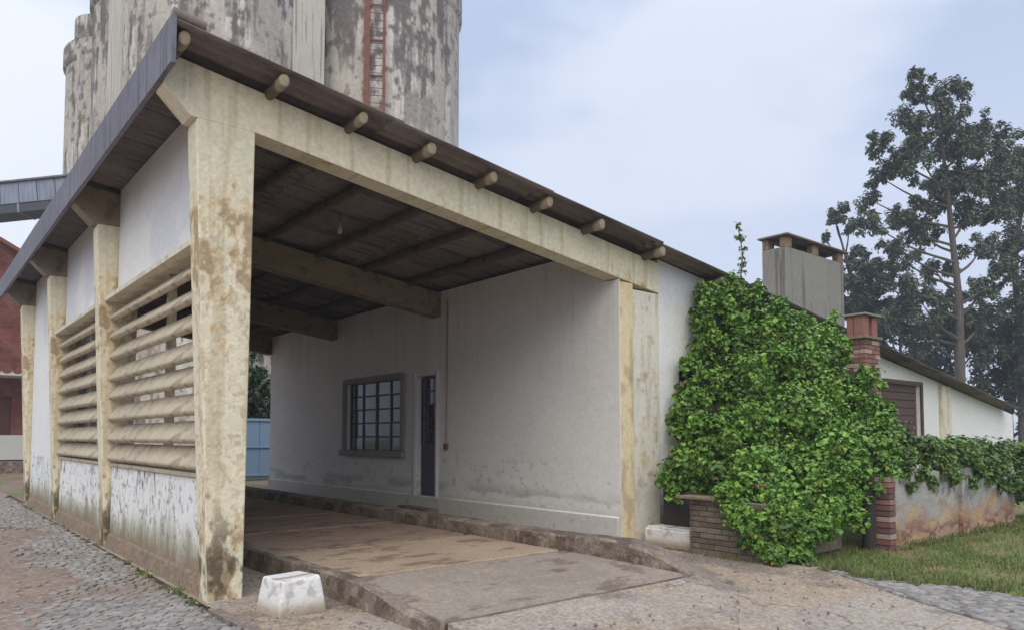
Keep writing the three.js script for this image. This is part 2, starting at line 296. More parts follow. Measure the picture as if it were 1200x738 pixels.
// ------------------------------------------------------------------ ground
structure('ground', sheetXZ(rect(-300, 300, -400, 150), -0.06), M.soil);
const street = structure('street', sheetXZ([[-16, 9], [-0.16, 9], [-0.16, -17], [2.5, -26], [2.5, -33], [-16, -33]], -0.03), M.dirt);
structure('concrete_apron', sheetXZ([[-0.12, 9], [-0.12, 0.1], [0.95, 0.1], [0.95, -0.6], [5.85, -0.6], [6.1, 0.9], [6.32, 1.6], [6.3, 2.7], [5.85, 3.5], [5.35, 4.2], [4.92, 4.96], [4.2, 6.2], [3.2, 9]], 0), M.apron);
structure('walkway', sheetXZ([[-0.12, 0.1], [0.95, 0.1], [0.95, -14], [-0.1, -14]], -0.004), M.apron);
structure('yard', sheetXZ([[0, -14], [8, -14], [30, -30], [-2, -34], [0, -20]], -0.02), M.soil);
structure('lawn', sheetXZ([[6.0, 2.0], [6.32, 2.75], [6.08, 3.5], [6.33, 4.6], [5.7, 7], [5, 12], [60, 12], [60, -8], [22, -6], [22, 0.5], [6, 0.5]], -0.02), M.turf);
structure('path', sheetXZ([[6.3, 2.7], [6.35, 2.75], [6.1, 3.5], [6.35, 4.6], [5.9, 7], [5.2, 9], [3.2, 9], [4.2, 6.2], [4.92, 4.96], [5.85, 3.5]], -0.012), M.dirt);

// granite setts: chamfered, uneven stones; nearest 300 are single pieces, the rest one field
function settGeo() {
  const a = 0.5, b = 0.40, g = new THREE.BufferGeometry(), v = [];
  const lo = [[-a, 0, -a], [a, 0, -a], [a, 0, a], [-a, 0, a]], mi = [[-a, 0.75, -a], [a, 0.7, -a], [a, 0.78, a], [-a, 0.7, a]], hi = [[-b, 1, -b], [b, 0.96, -b * 0.95], [b * 0.96, 1.02, b], [-b, 0.98, b * 0.97]];
  const q = (p, r, s, t) => v.push(...p, ...r, ...s, ...p, ...s, ...t);
  for (let i = 0; i < 4; i++) { const j = (i + 1) % 4; q(lo[j], lo[i], mi[i], mi[j]); q(mi[j], mi[i], hi[i], hi[j]); }
  q(hi[3], hi[2], hi[1], hi[0]);
  g.setAttribute('position', new THREE.Float32BufferAttribute(v, 3)); g.setAttribute('uv', new THREE.Float32BufferAttribute(new Array(v.length / 3 * 2).fill(0).map((_, i) => (i * 0.37) % 1), 2)); g.computeVertexNormals(); return g;
}
const settG = settGeo();
const settCols = [[0.275, 0.25, 0.225], [0.315, 0.29, 0.262], [0.24, 0.218, 0.198], [0.345, 0.32, 0.288], [0.295, 0.26, 0.225], [0.225, 0.205, 0.188]];
const settMats = settCols.map(c => new THREE.MeshStandardMaterial({ color: new THREE.Color().setRGB(...c), roughness: 0.92 }));
function setts(parent, inside, x0, x1, z0, z1, angle, nSingle) {
  const list = [], P = 0.1;
  const cx = (x0 + x1) / 2, cz = (z0 + z1) / 2, R = Math.hypot(x1 - x0, z1 - z0) / 2 + 0.2, ca = Math.cos(angle), sa = Math.sin(angle);
  for (let v = -R; v < R; v += P * 0.93) { const off = rr(0, P); for (let u = -R; u < R; u += P) {
    const uu = u + off + rr(-0.012, 0.012), vv = v + rr(-0.012, 0.012), x = cx + uu * ca - vv * sa, z = cz + uu * sa + vv * ca;
    if (x < x0 || x > x1 || z < z0 || z > z1 || !inside(x, z)) continue;
    const bury = fbm(((x + 20) / 40), ((z + 40) / 60), 22, 30, 4, 191);
    const patch = x < 1 ? sst(-0.72, -1.15, x + (bury - 0.5) * 2.6) * sst(-9.5, -7.5, z) : 0, dirt = Math.max(sst(0.54, 0.64, bury), patch); if (patch > 0.5 && rnd() < 0.86) continue;
    const h = rr(0.035, 0.05) - dirt * 0.034;
    list.push({ x, z, h, w: P * rr(0.78, 0.96), l: P * rr(0.72, 0.9), r: angle * -1 + rr(-0.22, 0.22), c: rnd(), t: rr(-0.07, 0.07), dirt });
  } }
  const C = camera.position, fwd = [0.637, -0.771];
  const vis = q => { const dx = q.x - C.x, dz = q.z - C.z, f = dx * fwd[0] + dz * fwd[1], s = dx * 0.771 + dz * 0.637; return f > 2 && Math.abs(s) < f * 0.7 && f < 60 && 1.6 / f < 0.268; };
  list.forEach(q => q.d = vis(q) ? Math.hypot(q.x - C.x, q.z - C.z) : 1e6);
  list.sort((a, b) => a.d - b.d);
  const base = wpos(parent);
  list.slice(0, nSingle).forEach(q => { const m = mesh('cobblestone', settG, settMats[Math.floor(q.c * 6)], parent); m.position.set(q.x - base.x, -0.03 - base.y, q.z - base.z); m.rotation.set(q.t, q.r, q.t * 0.6); m.scale.set(q.w, q.h, q.l); });
  const rest = list.slice(nSingle), im = shade(new THREE.InstancedMesh(settG, new THREE.MeshStandardMaterial({ color: 0xffffff, roughness: 0.92 }), rest.length)), o = new THREE.Object3D(), col = new THREE.Color();
  rest.forEach((q, i) => { o.position.set(q.x - base.x, -0.03 - base.y, q.z - base.z); o.rotation.set(q.t, q.r, q.t * 0.6); o.scale.set(q.w, q.h, q.l); o.updateMatrix(); im.setMatrixAt(i, o.matrix); const c = mix3(settCols[Math.floor(q.c * 6)], [0.27, 0.2, 0.155], q.dirt * 0.6); im.setColorAt(i, col.setRGB(...c)); });
  im.name = 'cobblestones'; im.userData.kind = 'stuff'; parent.add(im);
}
setts(street, (x, z) => true, -7, -0.16, -16, 4.6, 0.62, 290);
{
  const pth = scene.children.find(c => c.name === 'path');
  const edge = [[6.35, 2.75], [6.1, 3.5], [6.35, 4.6], [5.9, 7]], inner = [[6.3, 2.7], [5.85, 3.5], [4.92, 4.96], [4.2, 6.2], [3.6, 8]];
  const at = (L, z) => { for (let i = 0; i < L.length - 1; i++) if (z >= L[i][1] && z <= L[i + 1][1]) return mix(L[i][0], L[i + 1][0], (z - L[i][1]) / (L[i + 1][1] - L[i][1])); return null; };
  setts(pth, (x, z) => { const a = at(inner, z), b = at(edge, z); return a !== null && b !== null && x > a + 0.03 && x < b; }, 3.6, 6.8, 2.7, 7, 0.35, 220);
}
{ // kerb stones in line with the louvred wall, towards the viewer
  const k = thing('kerb', 'low row of worn kerb stones in front of the peeling corner column', 'kerb', [-0.13, 0, 3]);
  for (let i = 0; i < 6; i++) { const z1 = 0.35 + i * 0.9; part(k, 'kerb_stone', rbox(-0.19 + rr(-0.01, 0.01), -0.075, -0.05, 0.028 + rr(-0.008, 0.008), z1, z1 + 0.88, 0.012), M.curb); }
}
{ // grass
  const blade = new THREE.BufferGeometry(); blade.setAttribute('position', new THREE.Float32BufferAttribute([-0.1, 0, 0, 0.1, 0, 0, 0.16, 1, 0.35, -0.1, 0, 0, 0.16, 1, 0.35, 0.02, 0.8, 0.25], 3)); blade.computeVertexNormals();
  const N = 60000, im = shade(new THREE.InstancedMesh(blade, new THREE.MeshStandardMaterial({ color: 0xffffff, roughness: 0.85, side: THREE.DoubleSide }), N)), o = new THREE.Object3D(), col = new THREE.Color();
  let i = 0;
  while (i < N) {
    const x = rr(6.3, 22), z = rr(2.3, 8);
    const lim = z < 2.75 ? 6.5 : z < 3.5 ? mix(6.35, 6.1, (z - 2.75) / 0.75) : z < 4.6 ? mix(6.1, 6.35, (z - 3.5) / 1.1) : 6.2; if (x < lim + rr(-0.1, 0.25)) continue;
    const n = fbm(x / 30, z / 30, 24, 24, 4, 195); if (n < 0.46 && rnd() < 0.75) continue;
    const s = rr(0.03, 0.075); o.position.set(x, -0.02, z); o.rotation.set(rr(-0.5, 0.5), rr(0, 6.28), rr(-0.5, 0.5)); o.scale.set(0.06, s, s); o.updateMatrix(); im.setMatrixAt(i, o.matrix);
    const t = rnd(); im.setColorAt(i, col.setRGB(...mix3(mix3([0.12, 0.17, 0.045], [0.2, 0.23, 0.07], t), [0.26, 0.2, 0.1], sst(0.5, 0.36, n) * 0.8))); i++;
  }
  im.name = 'grass'; scene.add(im); im.userData = { kind: 'stuff', label: 'short green grass on the lawn in front of the garden wall', category: 'grass' };
}

{ // grit, pebbles and dry leaves lying about
  const N = 1500, im = shade(new THREE.InstancedMesh(new THREE.DodecahedronGeometry(1, 0), new THREE.MeshStandardMaterial({ color: 0xffffff, roughness: 0.95 }), N)), o = new THREE.Object3D(), col = new THREE.Color();
  for (let i = 0; i < N; i++) { const e = rnd(); const x = e < 0.25 ? rr(-0.05, 0.9) : e < 0.45 ? rr(-0.28, -0.1) : e < 0.75 ? rr(4.4, 6.2) : rr(1.0, 6), z = e < 0.25 ? rr(-1, 2.6) : e < 0.45 ? rr(-12, 1) : e < 0.75 ? rr(0.3, 4.5) : rr(3.0, 5.0); const s = 0.004 + 0.014 * Math.pow(rnd(), 3); o.position.set(x, (e < 0.45 && e >= 0.25 ? -0.012 : 0.0) + s * 0.4 + (e >= 0.75 && x < 4.4 ? 0.05 : 0), z); o.rotation.set(rr(0, 6), rr(0, 6), 0); o.scale.set(s * rr(0.8, 1.6), s * 0.8, s); o.updateMatrix(); im.setMatrixAt(i, o.matrix); im.setColorAt(i, col.setRGB(...mix3([0.16, 0.13, 0.11], [0.4, 0.36, 0.31], rnd()))); }
  im.name = 'grit'; scene.add(im); im.userData = { kind: 'stuff', label: 'loose grit and small pebbles scattered over the concrete', category: 'grit' };
}
{ // weeds along joints and wall feet
  const blade = new THREE.BufferGeometry(); blade.setAttribute('position', new THREE.Float32BufferAttribute([-0.1, 0, 0, 0.1, 0, 0, 0.16, 1, 0.35, -0.1, 0, 0, 0.16, 1, 0.35, 0.02, 0.8, 0.25], 3)); blade.computeVertexNormals();
  const list = []; for (let k = 0; k < 150; k++) { const e = rnd(); const c = e < 0.25 ? [rr(-0.2, -0.12), rr(-13, 0)] : e < 0.5 ? [rr(8.7, 14), rr(2.74, 2.9)] : e < 0.75 ? (() => { const z = rr(2.7, 4.8); return [(z < 3.5 ? mix(6.35, 6.1, (z - 2.7) / 0.8) : mix(6.1, 6.35, (z - 3.5) / 1.1)) + rr(-0.1, 0.2), z]; })() : [rr(5.98, 6.1), rr(1.0, 2.3)]; const h = e < 0.25 ? rr(0.02, 0.06) : e > 0.75 ? rr(0.015, 0.05) : rr(0.06, 0.15); for (let j = 0; j < 28; j++) list.push([c[0] + rr(-0.06, 0.06), c[1] + rr(-0.06, 0.06), h * rr(0.5, 1.2)]); }
  const im = shade(new THREE.InstancedMesh(blade, new THREE.MeshStandardMaterial({ color: 0xffffff, roughness: 0.85, side: THREE.DoubleSide }), list.length)), o = new THREE.Object3D(), col = new THREE.Color();
  list.forEach(([x, z, s], i) => { o.position.set(x, -0.02, z); o.rotation.set(rr(-0.5, 0.5), rr(0, 6.28), rr(-0.5, 0.5)); o.scale.set(0.07, s, s); o.updateMatrix(); im.setMatrixAt(i, o.matrix); im.setColorAt(i, col.setRGB(...mix3([0.09, 0.14, 0.035], [0.24, 0.24, 0.09], rnd()))); });
  im.name = 'weeds'; scene.add(im); im.userData = { kind: 'stuff', label: 'tufts of weeds along the wall feet and paving edges', category: 'weeds' };
}

// ------------------------------------------------------------------ the weighbridge building
const yTop = x => 5.46 - 0.131 * (x + 0.57), yUnd = x => yTop(x) - 0.065;
const B = thing('weighbridge_building', 'long whitewashed building with sloping corrugated roof and open drive-through bay', 'building', [0, 0, 0]);
const BAYS = [0, -4.75, -9.3, -13.5];
function portal(z, front) {
  const z0 = z - 0.3, z1 = z;
  part(B, 'column', prismZ([[-0.07, -0.05], [0.265, -0.05], [0.31, 4.742], [0.31, 4.85], [-0.25, 4.95], [-0.28, 4.66]], z0 + 0.008, z1 - 0.008, 0.012), M.columnPaint);
  const xr = front ? 6.78 : 5.84;
  const pts = [[-0.585, 5.0], [-0.33, 4.745], [0.315, 4.745], [5.84, 3.995]];
  if (front) pts.push([6.78, 3.87]);
  pts.push([xr, yTop(xr) - 0.15], [-0.585, yTop(-0.585) - 0.15]);
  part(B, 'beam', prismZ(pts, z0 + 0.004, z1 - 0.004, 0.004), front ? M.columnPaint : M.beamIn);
}
BAYS.forEach((z, i) => portal(z, i === 0));
part(B, 'column', rbox(5.862, 6.16, -0.05, 3.945, -0.3, 0.0, 0.012), M.ochre, 'cream column with ochre peeling strips at the right of the drive-through');
part(B, 'wall_strip', rbox(6.163, 6.78, -0.05, 3.86, -0.28, -0.015, 0.008), M.paleStrip);
// purlins run along the bay, their rounded ends show under the front eave
const PX = [-0.5, 0.45, 1.36, 2.25, 3.18, 4.12, 5.09, 6.42, 8.05, 9.3, 10.6, 12.0, 13.4, 14.9, 16.4, 17.9, 19.4, 20.9, 22.0];
{
  const s = new THREE.Shape(); s.absellipse(0, 0, 0.056, 0.072, 0, Math.PI * 2);
  const g = wuv(new THREE.ExtrudeGeometry(s, { depth: 15.25, bevelEnabled: true, bevelThickness: 0.02, bevelSize: 0.02, bevelOffset: -0.02, bevelSegments: 2, curveSegments: 7, steps: 1 }));
  const ge = wuv(new THREE.ExtrudeGeometry(s, { depth: 0.12, bevelEnabled: true, bevelThickness: 0.02, bevelSize: 0.02, bevelOffset: -0.018, bevelSegments: 2, curveSegments: 7, steps: 1 }).translate(0, 0, 15.275));
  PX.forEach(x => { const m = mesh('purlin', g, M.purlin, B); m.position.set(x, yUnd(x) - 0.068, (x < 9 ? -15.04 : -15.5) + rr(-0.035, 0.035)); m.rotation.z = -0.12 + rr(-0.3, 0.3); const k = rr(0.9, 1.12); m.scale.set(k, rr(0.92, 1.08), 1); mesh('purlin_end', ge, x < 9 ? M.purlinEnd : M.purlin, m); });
}
// corrugated roof sheets, each lapped over the next one down the slope
{
  const L = 2.44, W = 1.1, per = 0.183, n = 48, A = 0.026, T = 0.01, v = [], uvs = [];
  const pt = (i, x, b) => { const z = -W / 2 + W * i / n; return [x, A * Math.sin(z / per * Math.PI * 2) - (b ? T : 0), z]; };
  const q = (a, b, c, d) => { for (const p of [a, b, c, a, c, d]) { v.push(...p); uvs.push(p[0], p[2]); } };
  for (let i = 0; i < n; i++) {
    q(pt(i, 0, 0), pt(i + 1, 0, 0), pt(i + 1, L, 0), pt(i, L, 0)); q(pt(i, 0, 1), pt(i, L, 1), pt(i + 1, L, 1), pt(i + 1, 0, 1));
    q(pt(i, 0, 0), pt(i, 0, 1), pt(i + 1, 0, 1), pt(i + 1, 0, 0)); q(pt(i, L, 0), pt(i + 1, L, 0), pt(i + 1, L, 1), pt(i, L, 1));
  }
  q(pt(0, 0, 0), pt(0, L, 0), pt(0, L, 1), pt(0, 0, 1)); q(pt(n, 0, 0), pt(n, 0, 1), pt(n, L, 1), pt(n, L, 0));
  const g = new THREE.BufferGeometry(); g.setAttribute('position', new THREE.Float32BufferAttribute(v, 3)); g.setAttribute('uv', new THREE.Float32BufferAttribute(uvs, 2)); g.computeVertexNormals();
  const tones = [0, 1, 2, 3].map(i => { const m = M.fibre.clone(); m.color.setScalar([1, 0.86, 0.94, 0.78][i]); return m; });
  const a = Math.atan(0.131);
  for (let r = 0; r < 15; r++) for (let c = 0; c < 10; c++) {
    const m = mesh('roof_sheet', g, tones[Math.floor(rnd() * 4)], B), x = -0.59 + c * 2.28 + rr(-0.008, 0.008);
    m.position.set(x, yTop(x) - 0.025 + 0.0, -0.15 - r * 1.05 + (r ? 0 : rr(-0.02, 0.03))); m.rotation.z = -a + 0.0055 + rr(-0.0008, 0.0008); m.rotation.y = rr(-0.002, 0.002);
  }
}
// grey fascia boards along the high eave, and their capping
for (let i = 0; i < 7; i++) { const z1 = 0.42 - i * 2.2; part(B, 'fascia_board', prismZ([[-0.64, 5.02], [-0.59, 5.02], [-0.59, 5.47], [-0.61, 5.485], [-0.64, 5.47]].map(([x, y]) => [x + rr(-0.003, 0.003), y]), z1 - 2.194, z1, 0.004), M.fascia); }
part(B, 'ridge_cap', (() => { const g = new THREE.CylinderGeometry(0.055, 0.055, 0.3, 12, 1, false, 0, Math.PI * 2); g.rotateZ(Math.PI / 2 - 0.13); g.translate(-0.47, 5.49, 0.37); return wuv(g); })(), M.fibre);
// louvred bays and the blind third bay
for (let b = 0; b < 2; b++) {
  const za = BAYS[b] - 0.302, zb = BAYS[b + 1] - 0.002;
  part(B, 'lower_wall', rbox(0.0, 0.2, 0.0, 1.17, zb, za, 0.012), M.white);
  part(B, 'upper_wall', prismZ([[0.02, 3.72], [0.2, 3.72], [0.2, yUnd(0.2) - 0.01], [0.02, yUnd(0.02) - 0.01]], zb, za), M.white);
  part(B, 'lintel', prismZ([[-0.16, 3.6], [0.2, 3.6], [0.2, 3.715], [-0.06, 3.715], [-0.16, 3.66]], zb, za, 0.006), M.cream);
  part(B, 'sill', rbox(-0.03, 0.24, 1.173, 1.225, zb, za, 0.01), M.slat);
  const zm = BAYS[b] - 2.15; part(B, 'louvre_post', rbox(0.06, 0.16, 1.23, 3.595, zm - 0.09, zm, 0.01), M.slat);
  const sg = wuv(new RoundedBoxGeometry(0.285, 0.09, za - zb - 0.004, 2, 0.036));
  for (let i = 0; i < 8; i++) { const m = mesh('louvre_slat', sg, M.slat, B); m.position.set(0.03, 1.37 + i * 0.296 + rr(-0.012, 0.012), (za + zb) / 2); m.rotation.z = 0.95 - (i > 5 ? 0.12 : 0) + rr(-0.03, 0.03); m.rotation.x = rr(-0.002, 0.002); }
}
part(B, 'end_wall', prismZ([[0.0, 0.0], [0.2, 0.0], [0.2, yUnd(0.2) - 0.01], [0.0, yUnd(0) - 0.01]], BAYS[3] - 0.002, BAYS[2] - 0.302), M.white);
part(B, 'plinth', prismZ([[-0.085, -0.05], [-0.0, -0.05], [-0.002, 0.2], [-0.03, 0.17]], -13.4, -0.31, 0.006), M.silt);
// office side wall inside the bay, with its window and door
const WZ = [-8.75, -6.22], WY = [1.3, 2.86], DZ = [-5.66, -4.9], DY = [0.22, 2.86];
part(B, 'side_wall', wallX([[-13.55, -0.05], [-0.003, -0.05], [-0.003, 3.975], [-0.31, 3.975], [-0.31, yUnd(6.05) - 0.02], [-13.55, yUnd(6.05) - 0.02]], [rect(WZ[0], WZ[1], WY[0], WY[1]), rect(DZ[0], DZ[1], DY[0], DY[1])], 5.845, 5.86), M.inner);
part(B, 'wall_core', wallX(rect(-13.55, -0.302, -0.05, yUnd(6.05) - 0.03), [rect(WZ[0], WZ[1], WY[0], WY[1]), rect(DZ[0], DZ[1], DY[0], DY[1])], 5.861, 6.05), M.inner);
part(B, 'wall_base', prismZ([[5.76, -0.05], [5.844, -0.05], [5.844, 0.42], [5.80, 0.4]], -13.5, -0.02, 0.004), M.inner);
{
  const w = part(B, 'window', rbox(5.72, 5.86, WY[0] - 0.13, WY[0] - 0.002, WZ[0] - 0.18, WZ[1] + 0.18, 0.012), M.trim);   // its projecting sill carries the rest
  const sub = (n, g, m) => part(w, n, g, m);
  sub('frame', rbox(5.78, 5.9, WY[0], WY[1] + 0.1, WZ[0] - 0.14, WZ[0] - 0.002, 0.01), M.trim); sub('frame', rbox(5.78, 5.9, WY[0], WY[1] + 0.1, WZ[1] + 0.002, WZ[1] + 0.14, 0.01), M.trim);
  sub('frame', rbox(5.77, 5.9, WY[1] + 0.002, WY[1] + 0.12, WZ[0], WZ[1], 0.01), M.trim);
  const nc = 4, nr = 5, cw = (WZ[1] - WZ[0]) / nc, rh = (WY[1] - WY[0]) / nr;
  for (let i = 0; i <= nc; i++) { const z = WZ[0] + i * cw, t = i % 2 ? 0.022 : 0.038; sub('mullion', box(5.93, 5.98, WY[0] + 0.01, WY[1] - 0.01, Math.max(WZ[0] + 0.002, z - t), Math.min(WZ[1] - 0.002, z + t)), M.frame); }
  for (let j = 0; j <= nr; j++) { const y = WY[0] + j * rh; sub('glazing_bar', box(5.936, 5.974, Math.max(WY[0] + 0.003, y - 0.018), Math.min(WY[1] - 0.003, y + 0.018), WZ[0] + 0.005, WZ[1] - 0.005), M.frame); }
  for (let i = 0; i < nc; i++) for (let j = 0; j < nr; j++) {
    const g = new THREE.PlaneGeometry(cw - 0.04, rh - 0.03).rotateY(-Math.PI / 2 + rr(-0.02, 0.02)).rotateZ(rr(-0.012, 0.012)).translate(5.955, WY[0] + (j + 0.5) * rh, WZ[0] + (i + 0.5) * cw);
    sub('pane', g, M.glass);
  }
}
{
  const d = part(B, 'door', rbox(5.95, 6.0, DY[0] + 0.01, DY[0] + 1.22, DZ[0] + 0.03, DZ[1] - 0.03, 0.008), M.doorBlue, 'blue grey door with a glazed upper half');
  const sub = (n, g, m) => part(d, n, g, m);
  const y0 = DY[0] + 1.23, y1 = DY[1] - 0.04, zs = [DZ[0] + 0.03, DZ[0] + 0.27, DZ[1] - 0.03];
  for (const z of zs) sub('stile', box(5.952, 5.998, y0, y1, Math.max(DZ[0] + 0.02, z - 0.025), Math.min(DZ[1] - 0.02, z + 0.025)), M.doorBlue);
  for (let j = 0; j <= 5; j++) { const y = mix(y0, y1, j / 5); sub('glazing_bar', box(5.958, 5.992, y - 0.016, y + 0.016, zs[0], zs[2]), M.doorBlue); }
  for (let i = 0; i < 2; i++) for (let j = 0; j < 5; j++) sub('pane', new THREE.PlaneGeometry(zs[i + 1] - zs[i] - 0.05, (y1 - y0) / 5 - 0.03).rotateY(-Math.PI / 2 + rr(-0.02, 0.02)).translate(5.975, mix(y0, y1, (j + 0.5) / 5), (zs[i] + zs[i + 1]) / 2), M.glass);
  sub('handle', rbox(5.9, 5.948, 1.2, 1.24, DZ[1] - 0.16, DZ[1] - 0.06, 0.008), M.frame);
  for (const [a, b] of [[DZ[0] - 0.1, DZ[0] - 0.002], [DZ[1] + 0.002, DZ[1] + 0.07]]) sub('door_frame', rbox(5.8, 5.9, DY[0], DY[1] + 0.08, a, b, 0.008), M.whitePlain);
  sub('step', rbox(5.52, 5.755, -0.02, 0.2, DZ[0] - 0.2, DZ[1] + 0.2, 0.015), M.curb);
}
part(B, 'conduit', wuv(tube([[5.825, 1.5, -4.52], [5.825, 2.4, -4.52], [5.825, 4.3, -4.5]], 0.018, 10, 6)), M.trim);
part(B, 'switch_box', rbox(5.78, 5.844, 1.36, 1.48, -4.57, -4.47, 0.008), M.rust);
// office shell: front wall under the vine, far end, back, floor
{
  const x0 = 6.785, x1 = 23.2;
  part(B, 'front_wall', wallZ([[x0, -0.05], [x1, -0.05], [x1, yUnd(x1) - 0.01], [x0, yUnd(x0) - 0.01]], [rect(7.3, 7.95, 2.2, 2.78), rect(14.35, 16.6, 1.2, 2.85)], -0.22, -0.03), M.white);
  part(B, 'end_wall', prismZ([[x1 - 0.2, -0.05], [x1, -0.05], [x1, yUnd(x1) - 0.02], [x1 - 0.2, yUnd(x1) - 0.02]], -13.5, -0.225), M.white);
  part(B, 'back_wall', wallZ([[6.06, -0.05], [x1, -0.05], [x1, yUnd(x1) - 0.02], [6.06, yUnd(6.06) - 0.02]], [], -13.72, -13.52), M.white);
  part(B, 'floor', box(6.06, x1 - 0.2, 0.0, 0.1, -13.5, -0.23), M.curb);
  part(B, 'partition', box(10.0, 10.15, 0.1, yUnd(10.15) - 0.1, -13.5, -0.24), M.inner);
  part(B, 'pilaster', rbox(17.75, 18.3, -0.05, yUnd(18.3) - 0.03, -0.027, 0.06, 0.012), M.cream);
  const sh = part(B, 'shutter', box(14.36, 16.59, 1.21, 2.84, -0.16, -0.13), M.shutter, 'brown shutter filling the opening at the low end of the front wall');
  for (let i = 0; i < 9; i++) part(sh, 'shutter_slat', rbox(14.37, 16.58, 1.215 + i * 0.181, 1.385 + i * 0.181, -0.128, -0.1, 0.01), M.shutter);
  for (const [a, b, c, d] of [[14.27, 14.35, 1.15, 2.93], [16.6, 16.68, 1.15, 2.93]]) part(sh, 'frame', rbox(a, b, c, d, -0.028, 0.03, 0.008), M.shutter);
  part(sh, 'frame', rbox(14.35, 16.6, 2.852, 2.93, -0.028, 0.028, 0.008), M.shutter);
  const sw = part(B, 'window', rbox(7.26, 7.99, 2.13, 2.195, -0.028, 0.05, 0.01), M.trim); part(sw, 'pane', new THREE.PlaneGeometry(0.63, 0.56).translate(7.625, 2.49, -0.13), M.glass); part(sw, 'mullion', box(7.6, 7.65, 2.2, 2.78, -0.16, -0.1), M.frame);
}
{ // broad rendered chimney standing on the roof
  const x0 = 10.76, x1 = 13.08, z0 = -0.62, z1 = -0.1, yb = 3.3, yt = 5.31;
  const c = part(B, 'chimney', rbox(x0, x1, yb, yt, z0, z1, 0.015), M.chimney, 'broad streaked concrete chimney with a raised flat cap');
  for (const x of [x0, (x0 + x1) / 2 - 0.13, x1 - 0.24]) for (const z of [z1 - 0.14, z0]) part(c, 'cap_support', rbox(x + 0.005, x + 0.24, yt + 0.002, yt + 0.21, z + 0.004, z + 0.136, 0.01), M.silt);
  part(c, 'chimney_cap', rbox(x0 - 0.07, x1 + 0.06, yt + 0.213, yt + 0.25, z0 - 0.06, z1 + 0.08, 0.01), M.fibre);
}
{ // lamp holder under the roof
  const l = thing('ceiling_lamp', 'small bare bulb hanging under the dark roof of the drive-through bay', 'lamp', [2.55, yUnd(2.55) - 0.03, -2.6]);
  mesh('cord', tube([[0, 0, 0], [0.01, -0.08, 0], [0, -0.16, 0]], 0.006, 6, 5), M.dark, l);
  mesh('lamp_holder', new THREE.CylinderGeometry(0.02, 0.025, 0.06, 10).translate(0, -0.19, 0), M.trim, l);
  mesh('bulb', new THREE.LatheGeometry([[0, -0.33], [0.025, -0.32], [0.036, -0.29], [0.032, -0.26], [0.016, -0.22]].map(p => new THREE.Vector2(...p)), 12), M.bulb, l);
}

// ------------------------------------------------------------------ weighbridge deck and its curbs
{
  const W = thing('weighbridge', 'concrete truck weighbridge deck between two curbs under the shelter', 'weighbridge', [2.5, 0, -6]);
  const rampY = z => z < 0.72 ? 0.21 : 0.21 - 0.20 * sst(0.4, 4.2, z) - 0.004;
  part(W, 'deck_bed', box(1.1, 3.93, -0.05, 0.165, -14, 0.76), M.seam);
  for (let i = 0; i < 8; i++) { const z1 = 0.71 - i * 2.0; part(W, 'deck_panel', rbox(1.1, 3.93, 0.0, 0.21 + rr(-0.004, 0.004), Math.max(z1 - 1.87 - rr(-0.015, 0.015), -14.5), z1, 0.02), M.deck[i === 0 ? 1 : i === 1 ? 0 : 0], i === 0 ? 'sandy concrete deck panel at the mouth of the bay' : undefined); }
  const ramp = (z0, z1, xr0, xr1) => { const g = new THREE.BoxGeometry(1, 1, 1, 14, 1, 8), p = g.attributes.position; for (let k = 0; k < p.count; k++) { const up = p.getY(k) > 0, t = p.getZ(k) + 0.5, z = mix(z0, z1, t), s = p.getX(k) + 0.5; p.setXYZ(k, mix(1.04, mix(xr0, xr1, t), s), up ? rampY(z) + (fbm(s, t, 5, 5, 3, 200) - 0.5) * 0.012 : -0.06, z); } g.computeVertexNormals(); return wuv(g); };
  part(W, 'ramp_panel', ramp(0.79, 2.42, 3.93, 4.26), M.deck[2]); part(W, 'ramp_joint', ramp(2.42, 2.47, 4.26, 4.27).translate(0, -0.02, 0), M.seam); part(W, 'ramp_panel', ramp(2.47, 4.9, 4.27, 4.6), M.apron);
  // curbs: straight under the roof, dipping to the ground outside
  const curb = (xa, xb, top, zEnd, flare) => {
    const n = 40, v = [], f = (i) => { const z = mix(-13.5, zEnd, i / n), t = sst(zEnd - 1.5, zEnd, z), y = mix(top, xa < 2 ? 0.09 : 0.05, Math.pow(t, 1.6)) + (fbm(i / n, xa * 0.1 + 0.3, 24, 3, 3, 210) - 0.5) * 0.025, dx = flare * sst(0.3, zEnd, z); return [[xa + dx, -0.05, z], [xa + dx + 0.01, y - 0.025, z], [xa + dx + 0.035, y, z], [xb + dx - 0.035, y, z], [xb + dx - 0.01, y - 0.025, z], [xb + dx, -0.05, z]]; };
    const q = (a, b, c, d) => v.push(...a, ...b, ...c, ...a, ...c, ...d);
    for (let i = 0; i < n; i++) { const a = f(i), b = f(i + 1); for (let k = 0; k < 5; k++) q(a[k], b[k], b[k + 1], a[k + 1]); }
    const e = f(n); q(e[0], e[5], e[4], e[1]); q(e[1], e[4], e[3], e[2]);
    const g = new THREE.BufferGeometry(); g.setAttribute('position', new THREE.Float32BufferAttribute(v, 3)); const w = wuv(g); w.computeVertexNormals(); return w;
  };
  part(W, 'curb', curb(0.93, 1.095, 0.245, 2.35, -0.02), M.curb, 'curb on the side of the louvred wall');
  part(W, 'curb', curb(3.935, 4.3, 0.385, 2.75, 0.35), M.curb, 'broad curb on the side of the office wall');
}

